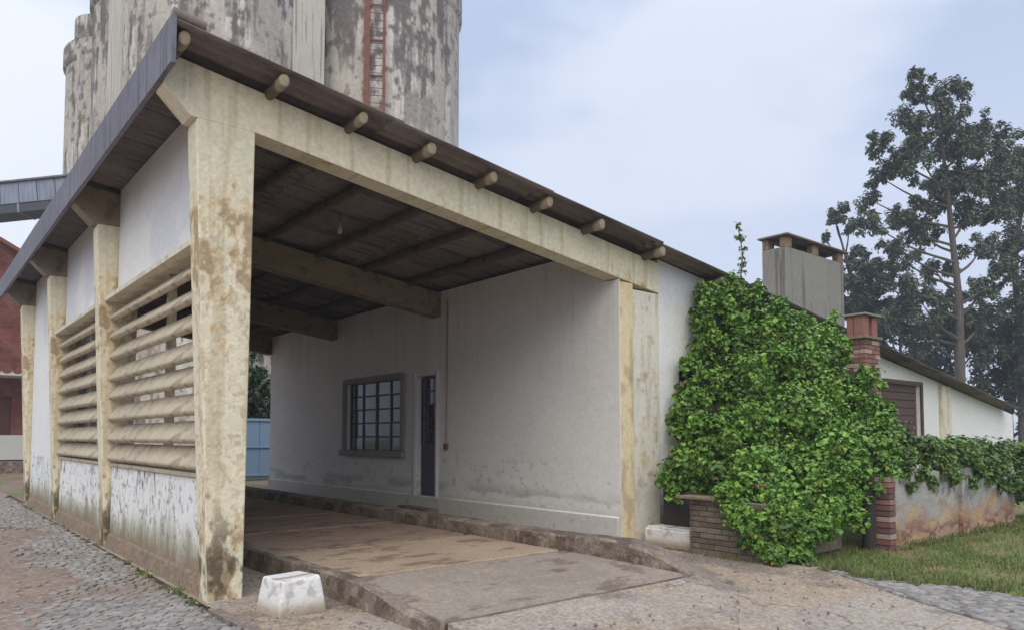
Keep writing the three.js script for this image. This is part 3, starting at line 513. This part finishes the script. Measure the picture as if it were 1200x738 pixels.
// ------------------------------------------------------------------ small concrete blocks
{
  const b = thing('bollard', 'small white truncated concrete block standing beside the left curb', 'concrete block', [0.42, 0, 0.82]);
  const g = new RoundedBoxGeometry(0.44, 0.34, 0.44, 4, 0.03), p = g.attributes.position;
  for (let i = 0; i < p.count; i++) { const x = p.getX(i), y = p.getY(i), z = p.getZ(i), k = 1 - 0.24 * (y / 0.34), n = fbm(x + 0.5, z + 0.5, 9, 9, 3, 230) - 0.5, m = fbm(y + 0.5, x + z + 1, 8, 8, 3, 231) - 0.5; p.setXYZ(i, x * k * (1 + m * 0.12), y + n * 0.05, z * k * (1 + n * 0.12)); }
  g.rotateY(0.1).translate(0, 0.15, 0); g.computeVertexNormals();
  mesh('block', wuv(g), M.block, b);
  mesh('spall', wuv(new THREE.IcosahedronGeometry(0.05, 1).scale(1.3, 0.5, 0.8).translate(-0.1, 0.03, 0.21)), M.silt, b);
  const s = thing('concrete_block', 'pale concrete block lying at the foot of the right column by the brick wall', 'concrete block', [6.5, 0, 0.5]);
  mesh('block', wuv(new RoundedBoxGeometry(0.36, 0.27, 0.86, 2, 0.025).rotateY(0.02).translate(-0.1, 0.12, 0.06)), M.block, s);
  mesh('edge_strip', wuv(new RoundedBoxGeometry(0.34, 0.03, 0.8, 1, 0.01).translate(-0.08, 0.268, 0.06)), M.block, s);
}

// ------------------------------------------------------------------ brickwork under and behind the vine
const brickG = new THREE.BoxGeometry(1, 1, 1);
function brickRow(parent, mats, x0, x1, y, z0, z1, along, bl, bh, off) {   // a course of bricks filling the given box
  const p = wpos(parent), a0 = along === 'x' ? x0 : z0, a1 = along === 'x' ? x1 : z1;
  for (let a = a0 - off; a < a1 - 0.01; a += bl) {
    const s = Math.max(a, a0), e = Math.min(a + bl, a1); if (e - s < 0.04) continue;
    const m = mesh('brick', brickG, mats[Math.floor(rnd() * mats.length)], parent), L = e - s - 0.012, j = rr(-0.006, 0.006), c = (s + e) / 2;
    if (along === 'x') { m.scale.set(L, bh - 0.012, z1 - z0); m.position.set(c, y + bh / 2, (z0 + z1) / 2 + j); } else { m.scale.set(x1 - x0, bh - 0.012, L); m.position.set((x0 + x1) / 2 + j, y + bh / 2, c); }
    m.position.sub(p); m.rotation.y = rr(-0.012, 0.012);
  }
}
{
  const w = thing('brick_wall', 'low weathered brick wall half hidden under the big vine', 'wall', [6.2, 0, 1.7]);
  part(w, 'core', box(6.14, 6.3, 0, 0.74, 1.14, 2.2), M.mortar);
  for (let i = 0; i < 10; i++) brickRow(w, oldBricks, 6.1, 6.22, i * 0.074, 1.1, 2.24, 'z', 0.235, 0.074, (i % 2) * 0.118);
  for (let i = 0; i < 10; i++) brickRow(w, oldBricks, 6.11, 6.34, i * 0.074, 1.04, 1.13, 'x', 0.235, 0.074, 0);
  part(w, 'coping', rbox(6.02, 6.36, 0.742, 0.785, 0.86, 1.62, 0.01), M.silt);
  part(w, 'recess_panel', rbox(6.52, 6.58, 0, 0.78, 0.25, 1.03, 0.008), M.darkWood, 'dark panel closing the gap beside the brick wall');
  part(w, 'return_wall', rbox(6.31, 8.05, 0, 0.72, 2.06, 2.24, 0.012), M.silt);
  const k = thing('brick_barbecue_chimney', 'narrow red brick chimney with slab cap rising beside the vine', 'chimney', [10.1, 0, 1.4]);
  const X0 = 10.3, X1 = 10.86, Z0 = 1.26, Z1 = 1.6; // stack
  part(k, 'core', box(X0 + 0.03, X1 - 0.03, 0, 3.3, Z0 + 0.03, Z1 - 0.03), M.mortar);
  for (let i = 20; i < 41; i++) { const y = i * 0.08; brickRow(k, bricks, X0, X1, y, Z1 - 0.1, Z1, 'x', 0.25, 0.08, (i % 2) * 0.125); brickRow(k, bricks, X0, X0 + 0.1, y, Z0, Z1 - 0.105, 'z', 0.25, 0.08, ((i + 1) % 2) * 0.125); }
  part(k, 'ledge', rbox(X0 - 0.04, X1 + 0.04, 3.302, 3.35, Z0 - 0.04, Z1 + 0.04, 0.008), M.silt);
  for (const x of [X0 + 0.01, X1 - 0.23]) for (const z of [Z1 - 0.2, Z0 + 0.02]) part(k, 'cap_support', rbox(x, x + 0.2, 3.352, 3.7, z, z + (z < 1.4 ? 0.11 : 0.18), 0.008), bricks[0]);
  part(k, 'chimney_cap', rbox(X0 - 0.03, X1 + 0.05, 3.702, 3.74, Z0 - 0.03, Z1 + 0.04, 0.01), M.chimney);
  const g = thing('garden_wall', 'low crumbling rendered garden wall along the lawn', 'wall', [11.2, 0, 2.6]);
  part(g, 'wall', (() => { const b = wuv(new THREE.BoxGeometry(5.1, 1.12, 0.22, 30, 8, 1)); const p = b.attributes.position; for (let i = 0; i < p.count; i++) { const x = p.getX(i), y = p.getY(i); p.setZ(i, p.getZ(i) + (fbm((x + 3) / 6, (y + 1) / 2, 12, 4, 4, 220) - 0.5) * 0.05); if (y > 0.5) p.setY(i, y + (fbm((x + 3) / 6, 0.2, 16, 2, 3, 221) - 0.5) * 0.16); } b.translate(11.25, 0.52, 2.6); b.computeVertexNormals(); return wuv(b); })(), M.garden);
  part(g, 'buttress', rbox(11.05, 11.3, -0.04, 1.0, 2.71, 2.79, 0.015), M.garden);
  for (let i = 0; i < 13; i++) brickRow(g, bricks, 8.5, 8.69, i * 0.082 - 0.03, 2.47, 2.73, 'z', 0.26, 0.082, 0);
  const post = thing('wooden_post', 'dark weathered timber post in the shaded gap between vine and garden wall', 'post', [8.32, 0, 2.5]);
  mesh('post', wuv(taperTube([[0, -0.05, 0], [0.01, 0.6, 0.01], [-0.01, 1.3, 0]], 0.1, 0.085, 8, 8)), M.darkWood, post);
  mesh('rail', wuv(new RoundedBoxGeometry(0.07, 0.09, 0.9, 1, 0.012).translate(0, 1.0, -0.45)), M.darkWood, post);
}

// ------------------------------------------------------------------ leaves
function leafGeo(fold, tip) {
  const v = [], m0 = [0, 0, 0], m1 = [0, 0.55, fold * 0.3], t = [0, 1, -tip], l = [-0.42, 0.38, fold], r = [0.42, 0.38, fold], l2 = [-0.28, 0.7, fold * 0.6], r2 = [0.28, 0.7, fold * 0.6];
  const f = (...p) => p.forEach(q => v.push(...q));
  f(m0, m1, l); f(l, m1, l2); f(l2, m1, t); f(m0, r, m1); f(r, r2, m1); f(r2, t, m1);
  const g = new THREE.BufferGeometry(); g.setAttribute('position', new THREE.Float32BufferAttribute(v, 3)); g.computeVertexNormals(); return g;
}
const vineLeaf = leafGeo(0.16, 0.22), eucLeaf = leafGeo(0.1, 0.1);
const leafMat = new THREE.MeshPhysicalMaterial({ color: 0xffffff, roughness: 0.5, side: THREE.DoubleSide, transmission: 0.18, thickness: 0 });
const farLeafMat = new THREE.MeshStandardMaterial({ color: 0xffffff, roughness: 0.7, side: THREE.DoubleSide });
const V = (x, y, z) => new THREE.Vector3(x, y, z);
function foliage(parent, name, geo, material, lumps, total, size, cols, opt = {}) {
  const base = wpos(parent), sum = lumps.reduce((s, l) => s + l[3] * l[3], 0), out = [], o = new THREE.Object3D(), Zax = V(0, 0, 1);
  lumps.forEach((l, li) => {
    const n = Math.round(total * l[3] * l[3] / sum), tint = rnd(), subs = [];
    const ns = opt.droop ? 9 : Math.round(10 + 30 * l[3]); for (let k = 0; k < ns; k++) subs.push([V(rr(-1, 1), rr(-1, 1), rr(-1, 1)).normalize().multiplyScalar(rr(0.3, 0.85)), rr(0.22, 0.5), rnd()]);
    for (let i = 0; i < n; i++) {
      const s = subs[Math.floor(rnd() * ns)], d = V(rr(-1, 1), rr(-1, 1), rr(-1, 1)); if (d.lengthSq() > 1) { i--; continue; } d.normalize();
      const p = s[0].clone().addScaledVector(d, s[1] * Math.pow(rnd(), 0.45)).multiplyScalar(l[3]); p.y *= opt.flat || 1; p.x += l[0]; p.y += l[1]; p.z += l[2];
      if (opt.keep && !opt.keep(p)) continue;
      const nrm = d.clone().multiplyScalar(0.7).add(V(rr(-0.6, 0.6), 0.55 + rr(-0.4, 0.5), rr(-0.6, 0.6))).normalize();
      out.push([p, nrm, size * rr(0.55, 1.5), mix(tint, s[2], 0.75) * 0.72 + rnd() * 0.28]);
    }
  });
  const im = shade(new THREE.InstancedMesh(geo, material, out.length)), col = new THREE.Color(), q = new THREE.Quaternion();
  out.forEach(([p, nrm, s, t], i) => {
    o.position.copy(p).sub(base); o.quaternion.setFromUnitVectors(Zax, nrm); q.setFromAxisAngle(Zax, opt.droop ? Math.PI + rr(-0.9, 0.9) : rr(0, 6.28)); o.quaternion.multiply(q);
    o.scale.set(s * (opt.narrow || 1), s, s); o.updateMatrix(); im.setMatrixAt(i, o.matrix); let cc = mix3(cols[0], cols[1], t); const od = opt.droop ? 1 : rnd(); if (od < 0.012) cc = [0.22, 0.13, 0.05]; else if (od < 0.05) cc = mix3(cc, [0.34, 0.34, 0.06], 0.6); im.setColorAt(i, col.setRGB(...cc));
  });
  im.name = name; im.userData.kind = 'stuff'; parent.add(im); return im;
}
{
  const lumps = [[8.05, 3.86, 0.35, 0.35], [7.91, 3.17, 0.35, 0.45], [8.68, 3.43, 0.5, 0.5], [7.48, 2.37, 0.4, 0.4], [7.97, 2.45, 0.7, 0.6], [9.1, 3.04, 0.8, 0.55], [10.05, 3.11, 0.9, 0.5], [10.83, 3.19, 0.9, 0.35], [7.06, 1.63, 0.45, 0.45], [6.67, 1.05, 0.5, 0.35], [7.19, 1.5, 0.9, 0.6], [8.04, 1.89, 1.1, 0.7], [9.17, 2.33, 1.2, 0.7], [10.13, 2.34, 1.3, 0.5], [9.82, 1.91, 1.8, 0.4], [9.52, 1.56, 2.2, 0.35],
    [6.74, 1.01, 1.2, 0.38], [7.19, 1.01, 1.6, 0.6], [8.03, 1.37, 1.8, 0.7], [8.94, 1.36, 2.0, 0.5], [6.46, 0.52, 2.1, 0.42], [6.62, 0.2, 2.3, 0.27], [6.69, 0.76, 1.9, 0.4], [7.69, 0.84, 2.1, 0.45], [8.24, 0.88, 2.2, 0.3], [8.63, 1.25, 2.5, 0.25], [6.6, 0.95, 0.35, 0.2], [6.97, 2.03, 0.2, 0.25], [7.33, 2.79, 0.15, 0.2],
    [7.35, 0.62, 2.3, 0.35], [7.0, 0.55, 2.35, 0.33], [7.7, 0.8, 2.35, 0.35], [8.15, 1.0, 2.45, 0.32], [8.6, 1.45, 2.3, 0.35], [9.1, 1.7, 2.2, 0.35], [9.9, 2.3, 1.75, 0.38], [9.6, 2.75, 1.3, 0.4], [9.0, 2.7, 0.9, 0.5], [8.3, 3.0, 0.6, 0.5], [6.75, 1.25, 0.6, 0.35], [7.6, 3.5, 0.25, 0.3], [6.85, 0.95, 1.6, 0.4], [8.5, 1.9, 1.6, 0.5], [6.4, 0.62, 1.95, 0.3], [6.5, 0.9, 1.65, 0.28], [6.3, 0.35, 2.2, 0.25], [6.7, 0.4, 2.35, 0.3], [7.2, 0.45, 2.4, 0.28], [7.7, 0.6, 2.45, 0.28], [8.95, 1.45, 2.55, 0.28], [8.75, 1.2, 2.6, 0.22], [9.2, 1.55, 2.5, 0.28], [7.7, 3.95, 0.2, 0.25], [8.6, 3.9, 0.4, 0.3], [9.4, 3.6, 0.6, 0.35], [10.3, 3.45, 0.8, 0.3], [6.06, 0.62, 1.82, 0.24], [6.04, 0.34, 2.08, 0.22], [6.1, 0.8, 1.62, 0.18], [6.2, 0.14, 2.3, 0.18], [6.12, 0.5, 2.2, 0.22], [8.3, 3.8, 0.25, 0.3], [9.0, 3.75, 0.3, 0.3], [9.7, 3.6, 0.4, 0.35], [10.4, 3.4, 0.5, 0.35], [11.0, 3.2, 0.6, 0.35], [7.6, 3.0, 0.25, 0.3], [7.2, 2.3, 0.25, 0.28], [8.1, 1.75, 0.9, 0.6], [7.7, 1.95, 0.8, 0.5], [8.6, 2.0, 0.9, 0.6], [9.4, 1.9, 1.2, 0.55], [8.6, 1.2, 1.5, 0.5], [9.9, 1.7, 1.9, 0.4], [10.6, 2.4, 1.0, 0.45]];
  const tufts = []; for (const l of lumps) for (let k = 0; k < 3; k++) { const d = V(rr(-1, 0.5), rr(-0.5, 0.9), rr(-0.1, 1)).normalize().multiplyScalar(l[3] * rr(0.85, 1.25)), r = rr(0.09, 0.18); if (l[0] + d.x > 6.0 && l[2] + d.z < 2.7) tufts.push([l[0] + d.x, l[1] + d.y, l[2] + d.z, r]); }
  const v = thing('climbing_vine', 'big lush green climbing vine covering the front wall and its corner', 'vine', [8, 0, 0.6]);
  for (const pts of [[[8.1, 0, 0.3], [8.0, 1.2, 0.25], [8.3, 2.5, 0.2], [8.1, 3.9, 0.25]], [[7.4, 0, 0.6], [7.3, 1.1, 0.7], [7.6, 2.3, 0.4]], [[9.2, 0, 0.9], [9.3, 1.4, 0.9], [9.9, 2.8, 0.7]], [[8.0, 0, 2.1], [8.1, 0.9, 2.0], [8.8, 1.5, 1.8]]]) part(v, 'stem', wuv(taperTube(pts, 0.05, 0.02, 12, 6)), M.bark);
  for (const pts of [[[6.9, 0, 0.55], [6.75, 0.8, 0.45], [7.0, 1.7, 0.3], [7.35, 2.8, 0.12], [7.75, 3.9, 0.15]], [[6.6, 0, 2.25], [6.55, 0.5, 2.2], [6.8, 0.95, 2.0]]]) part(v, 'stem', wuv(taperTube(pts, 0.03, 0.012, 14, 6)), M.bark);
  foliage(v, 'foliage', vineLeaf, leafMat, [...lumps, ...tufts], 84000, 0.07, [[0.02, 0.075, 0.012], [0.29, 0.52, 0.065]], { keep: p => p.z > 0.0 && p.y > 0 && (p.y < yTop(p.x) + 0.06 || p.z > 0.7) });
  const sp = [[8.25, 3.9, 0.45], [8.3, 4.35, 0.5], [8.42, 4.7, 0.45], [8.36, 5.2, 0.4]]; part(v, 'shoot', wuv(taperTube(sp, 0.016, 0.007, 10, 5)), M.bark);
  foliage(v, 'foliage', vineLeaf, leafMat, [[8.3, 4.2, 0.5, 0.08], [8.33, 4.36, 0.48, 0.07], [8.4, 4.55, 0.45, 0.08], [8.42, 4.75, 0.45, 0.07], [8.38, 4.95, 0.42, 0.08], [8.36, 5.15, 0.4, 0.06]], 95, 0.07, [[0.05, 0.12, 0.03], [0.14, 0.25, 0.06]]);
  const h = thing('hedge', 'straggling green hedge plant growing over the top of the garden wall', 'hedge', [11.5, 0, 2.7]);
  for (const x of [9.2, 10.4, 11.7, 12.9, 13.8]) part(h, 'stem', wuv(taperTube([[x, 0, 2.42], [x + 0.1, 0.7, 2.45], [x + 0.05, 1.3, 2.6]], 0.03, 0.015, 8, 6)), M.bark);
  foliage(h, 'foliage', vineLeaf, leafMat, [[9.03, 1.5, 2.6, 0.3], [9.78, 1.39, 2.6, 0.32], [10.6, 1.35, 2.6, 0.32], [11.21, 1.32, 2.7, 0.33], [12.17, 1.33, 2.7, 0.35], [13.1, 1.24, 2.7, 0.38], [14.17, 1.22, 2.7, 0.4], [15.18, 1.12, 2.7, 0.45], [13.57, 0.81, 2.9, 0.3], [8.94, 1.15, 2.75, 0.18], [10.38, 1.09, 2.8, 0.18], [11.84, 1.05, 2.8, 0.2], [9.4, 1.45, 2.6, 0.26], [11.7, 1.35, 2.7, 0.3], [12.6, 1.3, 2.7, 0.32], [14.6, 0.7, 2.8, 0.5], [9.5, 1.05, 2.78, 0.14], [9.9, 0.9, 2.77, 0.12], [10.8, 0.95, 2.78, 0.14], [11.4, 0.85, 2.8, 0.13], [12.4, 0.95, 2.8, 0.16], [12.9, 0.75, 2.8, 0.15], [9.15, 0.85, 2.76, 0.1]], 15000, 0.072, [[0.035, 0.09, 0.02], [0.19, 0.31, 0.065]], { keep: p => p.y > 0 });
}
const EUC = [[0.042, 0.06, 0.034], [0.175, 0.205, 0.115]];
function tree(name, label, base, trunk, limbs, lumps, n, size, cols = EUC, opt = {}, r0 = 0.36) {
  const t = thing(name, label, 'tree', base);
  part(t, 'trunk', wuv(taperTube([base, ...trunk], r0, 0.05, 22, 9)), M.bark);
  const c = new THREE.CatmullRomCurve3([base, ...trunk].map(p => V(...p)));
  for (const l of lumps) {                                        // a limb from the trunk into every clump
    let f = clamp((l[1] - base[1] - 1.8) / (trunk[trunk.length - 1][1] - base[1]), 0.12, 0.97), a = c.getPointAt(f), m = a.clone().lerp(V(l[0], l[1], l[2]), 0.5); m.y -= 0.25;
    if (a.distanceTo(V(l[0], l[1], l[2])) > 0.5) part(t, 'limb', wuv(taperTube([a.toArray(), m.toArray(), [l[0], l[1] + 0.1, l[2]]], mix(0.14, 0.06, f), 0.025, 8, 6)), M.bark);
  }
  const more = []; if (trunk.length > 3) for (let k = 0; k < 9; k++) { const q = c.getPointAt(rr(0.62, 0.98)); more.push([q.x + rr(-0.9, 0.9), q.y, q.z + rr(-0.9, 0.9), rr(0.6, 1.0)]); }
   if (opt.open !== false) for (const l of lumps) for (let k = 0; k < 3; k++) { const d = V(rr(-1, 1), rr(-0.8, 0.6), rr(-1, 1)).normalize().multiplyScalar(l[3] * rr(0.9, 1.5)); more.push([l[0] + d.x, l[1] + d.y, l[2] + d.z, l[3] * rr(0.35, 0.7)]); }
  foliage(t, 'crown', eucLeaf, farLeafMat, [...lumps.map(l => [l[0], l[1], l[2], l[3] * 1.15]), ...more], n, size, cols, { droop: true, narrow: 0.6, flat: 0.9, ...opt });
  return t;
}
tree('eucalyptus_tree', 'tallest eucalyptus behind the building, with open clumpy crown', [46.3, 0, -9.5], [[46.0, 7.4, -9.3], [45.8, 9.7, -9.2], [45.5, 12.9, -9.3], [45.1, 16.3, -9.4], [44.6, 20, -9.5], [44.3, 22, -9.7]], 0,
  [[42.4, 21.7, -9.8, 0.9], [45.2, 22.1, -9.1, 0.9], [42.8, 20.2, -10.3, 1.1], [45.6, 20.6, -9.3, 0.9], [46.9, 20.4, -8.3, 0.8], [40.0, 18.2, -11.0, 0.7], [41.4, 17.7, -9.6, 1.1], [47.2, 19.3, -9.4, 1.2], [41.8, 17.3, -10.7, 0.9], [45.6, 18.1, -7.4, 1.1], [46.8, 17.1, -10.8, 1.2], [45.8, 17.0, -8.6, 1.2], [49.2, 17.8, -7.9, 1.2], [41.8, 17.0, -12.0, 0.6], [42.1, 15.8, -12.7, 0.6], [40.1, 13.7, -11.7, 0.8], [43.4, 14.7, -11.7, 1.0], [45.7, 14.3, -11.2, 1.0], [46.1, 15.0, -8.8, 1.1], [48.7, 15.7, -7.8, 1.2], [43.9, 12.3, -11.7, 0.9], [41.5, 10.3, -10.3, 0.9], [45.8, 11.9, -10.6, 0.8], [47.3, 13.0, -8.3, 1.0], [46.7, 11.2, -7.3, 0.8], [41.9, 9.1, -9.8, 1.1], [47.2, 10.2, -10.2, 1.0], [46.8, 10.5, -8.2, 0.8], [43.8, 8.8, -12.2, 1.1], [46.3, 7.9, -11.1, 1.3], [48.1, 8.8, -8.7, 1.1], [48.3, 7.7, -9.7, 1.2], [42.2, 12.8, -11.4, 0.6]], 62000, 0.2);
tree('eucalyptus_tree', 'eucalyptus at the right edge of the view beside the tallest one', [53.5, 0, -8.3], [[53.4, 8.0, -8.3], [53.0, 13.1, -8.3], [53.3, 17.7, -7.7], [53.2, 20.5, -7.4]], 0,
  [[54.1, 20.1, -8.8, 1.3], [52.8, 17.0, -7.8, 1.2], [55.9, 15.6, -8.5, 1.4], [56.4, 19.1, -7.5, 1.7], [52.2, 15.2, -6.2, 1.6], [51.7, 12.1, -7.0, 1.3], [51.7, 10.1, -7.7, 1.3], [55.2, 9.1, -9.7, 1.2], [54.0, 9.3, -7.3, 1.6], [55.9, 12.7, -6.7, 1.6], [52.6, 20.4, -6.8, 0.9]], 36000, 0.21);
tree('eucalyptus_tree', 'lower eucalyptus just right of the broad concrete chimney', [49.4, 0, -16.9], [[49.3, 8.5, -16.9], [48.8, 12.3, -17.0], [47.9, 16.4, -17.5]], 0,
  [[47.7, 17.0, -17.6, 0.7], [48.2, 16.1, -16.8, 0.3], [46.7, 15.5, -17.9, 0.3], [49.0, 13.2, -17.1, 1.2], [50.1, 12.2, -16.3, 1.3], [49.2, 12.5, -18.2, 0.9], [49.6, 14.8, -16.9, 0.6], [51.2, 10.8, -16.8, 1.3], [49.8, 11.0, -17.6, 1.2], [51.6, 13.8, -16.5, 0.8]], 26000, 0.21, EUC, {}, 0.3);
{ // darker undergrowth trees behind the low end of the roof
  const spots = [[50, -14.5, 10], [53, -12.5, 9.5], [55, -9.5, 9], [57, -6.5, 8.5], [58.5, -3.5, 8]];
  const lab = ['dark bushy tree below the eucalyptus nearest the chimney', 'dark bushy tree behind the brown shuttered end of the building', 'dark bushy tree behind the trunk of the tallest eucalyptus', 'dark bushy tree above the lowest part of the roof', 'dark bushy tree at the right edge of the view, beyond the hedge'];
  spots.forEach(([x, z, h], i) => { const L = []; for (let k = 0; k < 16; k++) { const y = rr(2.5, h); L.push([x + rr(-2, 2), y, z + rr(-2, 2), rr(0.9, 1.5)]); } tree('bushy_tree', lab[i], [x, 0, z], [[x + 0.2, h * 0.5, z], [x, h * 0.85, z + 0.2]], 0, L, 10000, 0.25, [[0.03, 0.045, 0.028], [0.1, 0.125, 0.07]], {}, 0.22); });
}
// what shows beyond the far end of the bay: a blue gate under a hanging tree
{
  const g = thing('metal_gate', 'pale blue sheet metal gate seen through the far end of the bay', 'gate', [8.2, 0, -20]);
  for (let i = 0; i < 5; i++) part(g, 'gate_panel', rbox(6.6 + i * 0.7, 7.285 + i * 0.7, 0.05, 2.3, -20.05, -20, 0.008), M.blueGate);
  for (const y of [0.15, 1.2, 2.2]) part(g, 'rail', rbox(6.6, 10.08, y, y + 0.08, -19.998, -19.95, 0.008), M.blueGate);
  for (const x of [6.5, 10.12]) part(g, 'post', rbox(x, x + 0.1, 0, 2.5, -20.06, -19.96, 0.01), M.steel);
  const L = []; for (let k = 0; k < 14; k++) L.push([8.6 + rr(-1.6, 1.4), rr(2.2, 4.2), -21.6 + rr(-0.9, 0.9), rr(0.5, 0.8)]);
  tree('leafy_tree', 'dark leafy tree hanging over the blue gate beyond the bay', [9.4, 0, -21.8], [[9.3, 1.8, -21.8], [9.0, 3.4, -21.7]], 0, L, 6000, 0.2, [[0.02, 0.04, 0.015], [0.06, 0.1, 0.035]], {}, 0.18);
}

// ------------------------------------------------------------------ grain silos
function silo(label, cx, cz, r, H) {
  const s = thing('grain_silo', label, 'silo', [cx, 0, cz], 'stained concrete grain silos in a block');
  const body = new THREE.CylinderGeometry(r, r, H - 1, 72, 6, true), uv = body.attributes.uv; for (let i = 0; i < uv.count; i++) uv.setXY(i, uv.getX(i) * r * 6.283 + cx * 1.37 + cz, uv.getY(i) * (H - 1));
  mesh('body', body.translate(0, (H - 1) / 2, 0), M.silo, s);
  const rim = new THREE.LatheGeometry([[r, H - 1.25], [r + 0.16, H - 1.05], [r + 0.16, H], [r - 0.2, H + 0.05], [0.001, H + 0.5]].map(p => new THREE.Vector2(...p)), 72), ru = rim.attributes.uv, rp = rim.attributes.position; for (let i = 0; i < ru.count; i++) ru.setXY(i, ru.getX(i) * r * 6.283, rp.getY(i));
  mesh('rim', rim, M.silo, s);
  return s;
}
{
  const A = silo('nearest right silo with rusty ladder, stained concrete above the front eave', 17.4, -28.4, 4.6, 26);
  const B1 = silo('silo directly behind the high corner of the shelter roof, left of the ladder silo', 8.75, -28.6, 4.0, 26);
  silo('second silo of the left row, behind the one at the roof corner', 9.1, -36.8, 4.2, 26);
  silo('farthest silo at the left end of the row, lowest in the picture', 9.1, -45.4, 4.2, 26);
  silo('narrow bin squeezed between the two farthest silos', 6.35, -41.3, 1.5, 26);
  part(A, 'pilaster', rbox(11.3, 12.9, 0, 26, -29, -25.35, 0.05), M.pale, 'pale flat concrete strip between the two near silos');
  part(B1, 'pilaster', rbox(5.0, 6.2, 0, 26, -33.5, -30.2, 0.05), M.pale, 'pale flat concrete strip on the left of the silo block');
  // ladder standing off the near side
  const ang = Math.atan2(C_('z') - -28.4, C_('x') - 17.4) + 0.01, dx = Math.cos(ang), dz = Math.sin(ang), px = 17.4 + dx * 4.78, pz = -28.4 + dz * 4.78;
  const lad = new THREE.Group(); lad.name = 'ladder'; A.add(lad); lad.position.set(px - 17.4, 0, pz + 28.4); lad.rotation.y = Math.PI / 2 - ang; lad.userData.label = 'rusty access ladder fixed to the silo';
  mesh('rail', wuv(new RoundedBoxGeometry(0.3, 25, 0.1, 1, 0.02).translate(-0.42, 12.7, 0)), M.rust, lad); mesh('rail', wuv(new RoundedBoxGeometry(0.13, 25, 0.1, 1, 0.02).translate(0.42, 12.7, 0)), M.rust, lad);
  const rg = new THREE.CylinderGeometry(0.018, 0.018, 0.72, 6).rotateZ(Math.PI / 2); for (let i = 0; i < 40; i++) { const m = mesh('rung', rg, M.rust, lad); m.position.set(0, 10 + i * 0.38, 0); }
  for (let i = 0; i < 9; i++) { const m = mesh('bracket', new THREE.BoxGeometry(0.95, 0.07, 0.08), M.rust, lad); m.position.set(0, 10.4 + i * 1.8, -0.09); }
}
function C_(k) { return camera.position[k]; }
{ // conveyor gallery
  const a = V(-14.5, 13.0, -60), b = V(7.0, 15.9, -42.0), d = b.clone().sub(a), len = d.length(), t = thing('conveyor_gallery', 'grey metal conveyor gallery running in mid air to the silos', 'conveyor', a.toArray());
  t.rotation.order = 'YXZ'; t.rotation.y = Math.atan2(-d.z, d.x); t.rotation.z = Math.asin(d.y / len);
  for (let x = 0; x < len - 0.5; x += 1.1) mesh('wall_panel', wuv(new RoundedBoxGeometry(1.07, 1.28, 1.6, 1, 0.03).translate(x + 0.55, 0.75, rr(-0.01, 0.01))), M.steel, t);
  mesh('roof', wuv(new THREE.BoxGeometry(len, 0.1, 1.9).translate(len / 2, 1.45, 0)), M.fascia, t);
  mesh('floor_truss', wuv(new THREE.BoxGeometry(len, 0.5, 1.5).translate(len / 2, -0.16, 0)), M.frame, t);
  for (let x = 1; x < len; x += 4.4) mesh('strut', wuv(new THREE.BoxGeometry(0.12, 0.6, 1.56).translate(x, -0.14, 0)), M.steel, t);
}
{ // old brick works building at the left edge
  const t = thing('brick_building', 'tall dark red brick building with tiled canopy at the left edge', 'building', [-3, 0, -38]);
  part(t, 'wall', wallZ([[-5.5, -0.05], [4, -0.05], [4, 8.9], [-0.75, 11.5], [-5.5, 8.9]], [rect(0.2, 1.55, 0.9, 3.5)], -42, -34), M.brickWall);
  for (const s of [-1, 1]) { const g = new THREE.BoxGeometry(5.8, 0.16, 9).rotateZ(-s * Math.atan(2.6 / 4.75)).translate(-0.75 + s * 2.5, 10.22, -38); part(t, 'roof', wuv(g), M.tile); }
  part(t, 'door', box(0.21, 1.54, 0.91, 3.49, -34.35, -34.25), flat(0.12, 0.045, 0.035, 0.8));
  const c = part(t, 'canopy', rbox(-4.5, 3.4, 4.35, 4.62, -33.99, -32.2, 0.03), M.whitePlain);
  for (let i = 0; i < 20; i++) part(c, 'roof_tile', wuv(new THREE.CylinderGeometry(0.2, 0.2, 1.9, 8, 1, false, -Math.PI / 2, Math.PI).rotateX(Math.PI / 2 + 0.16).translate(-4.3 + i * 0.39, 4.78, -33.1)), M.tile);
  part(t, 'canopy_post', rbox(-4.4, -4.2, 0, 4.34, -32.5, -32.3), M.whitePlain);
  part(t, 'low_wall', rbox(-5, 3.2, 0.55, 1.7, -33.95, -33.75, 0.02), M.whitePlain); part(t, 'step', rbox(-5, 3.4, -0.05, 0.5, -33.98, -32.6, 0.03), M.curb);
}

// ------------------------------------------------------------------ output
scene.fog = new THREE.FogExp2(new THREE.Color(0.72, 0.78, 0.88), 0.0015);
const renderer = new THREE.WebGLRenderer({ antialias: true });
renderer.setSize(1024, 629);
renderer.toneMapping = THREE.LinearToneMapping; renderer.toneMappingExposure = EXPOSURE; renderer.shadowMap.enabled = true;
renderer.render(scene, camera);
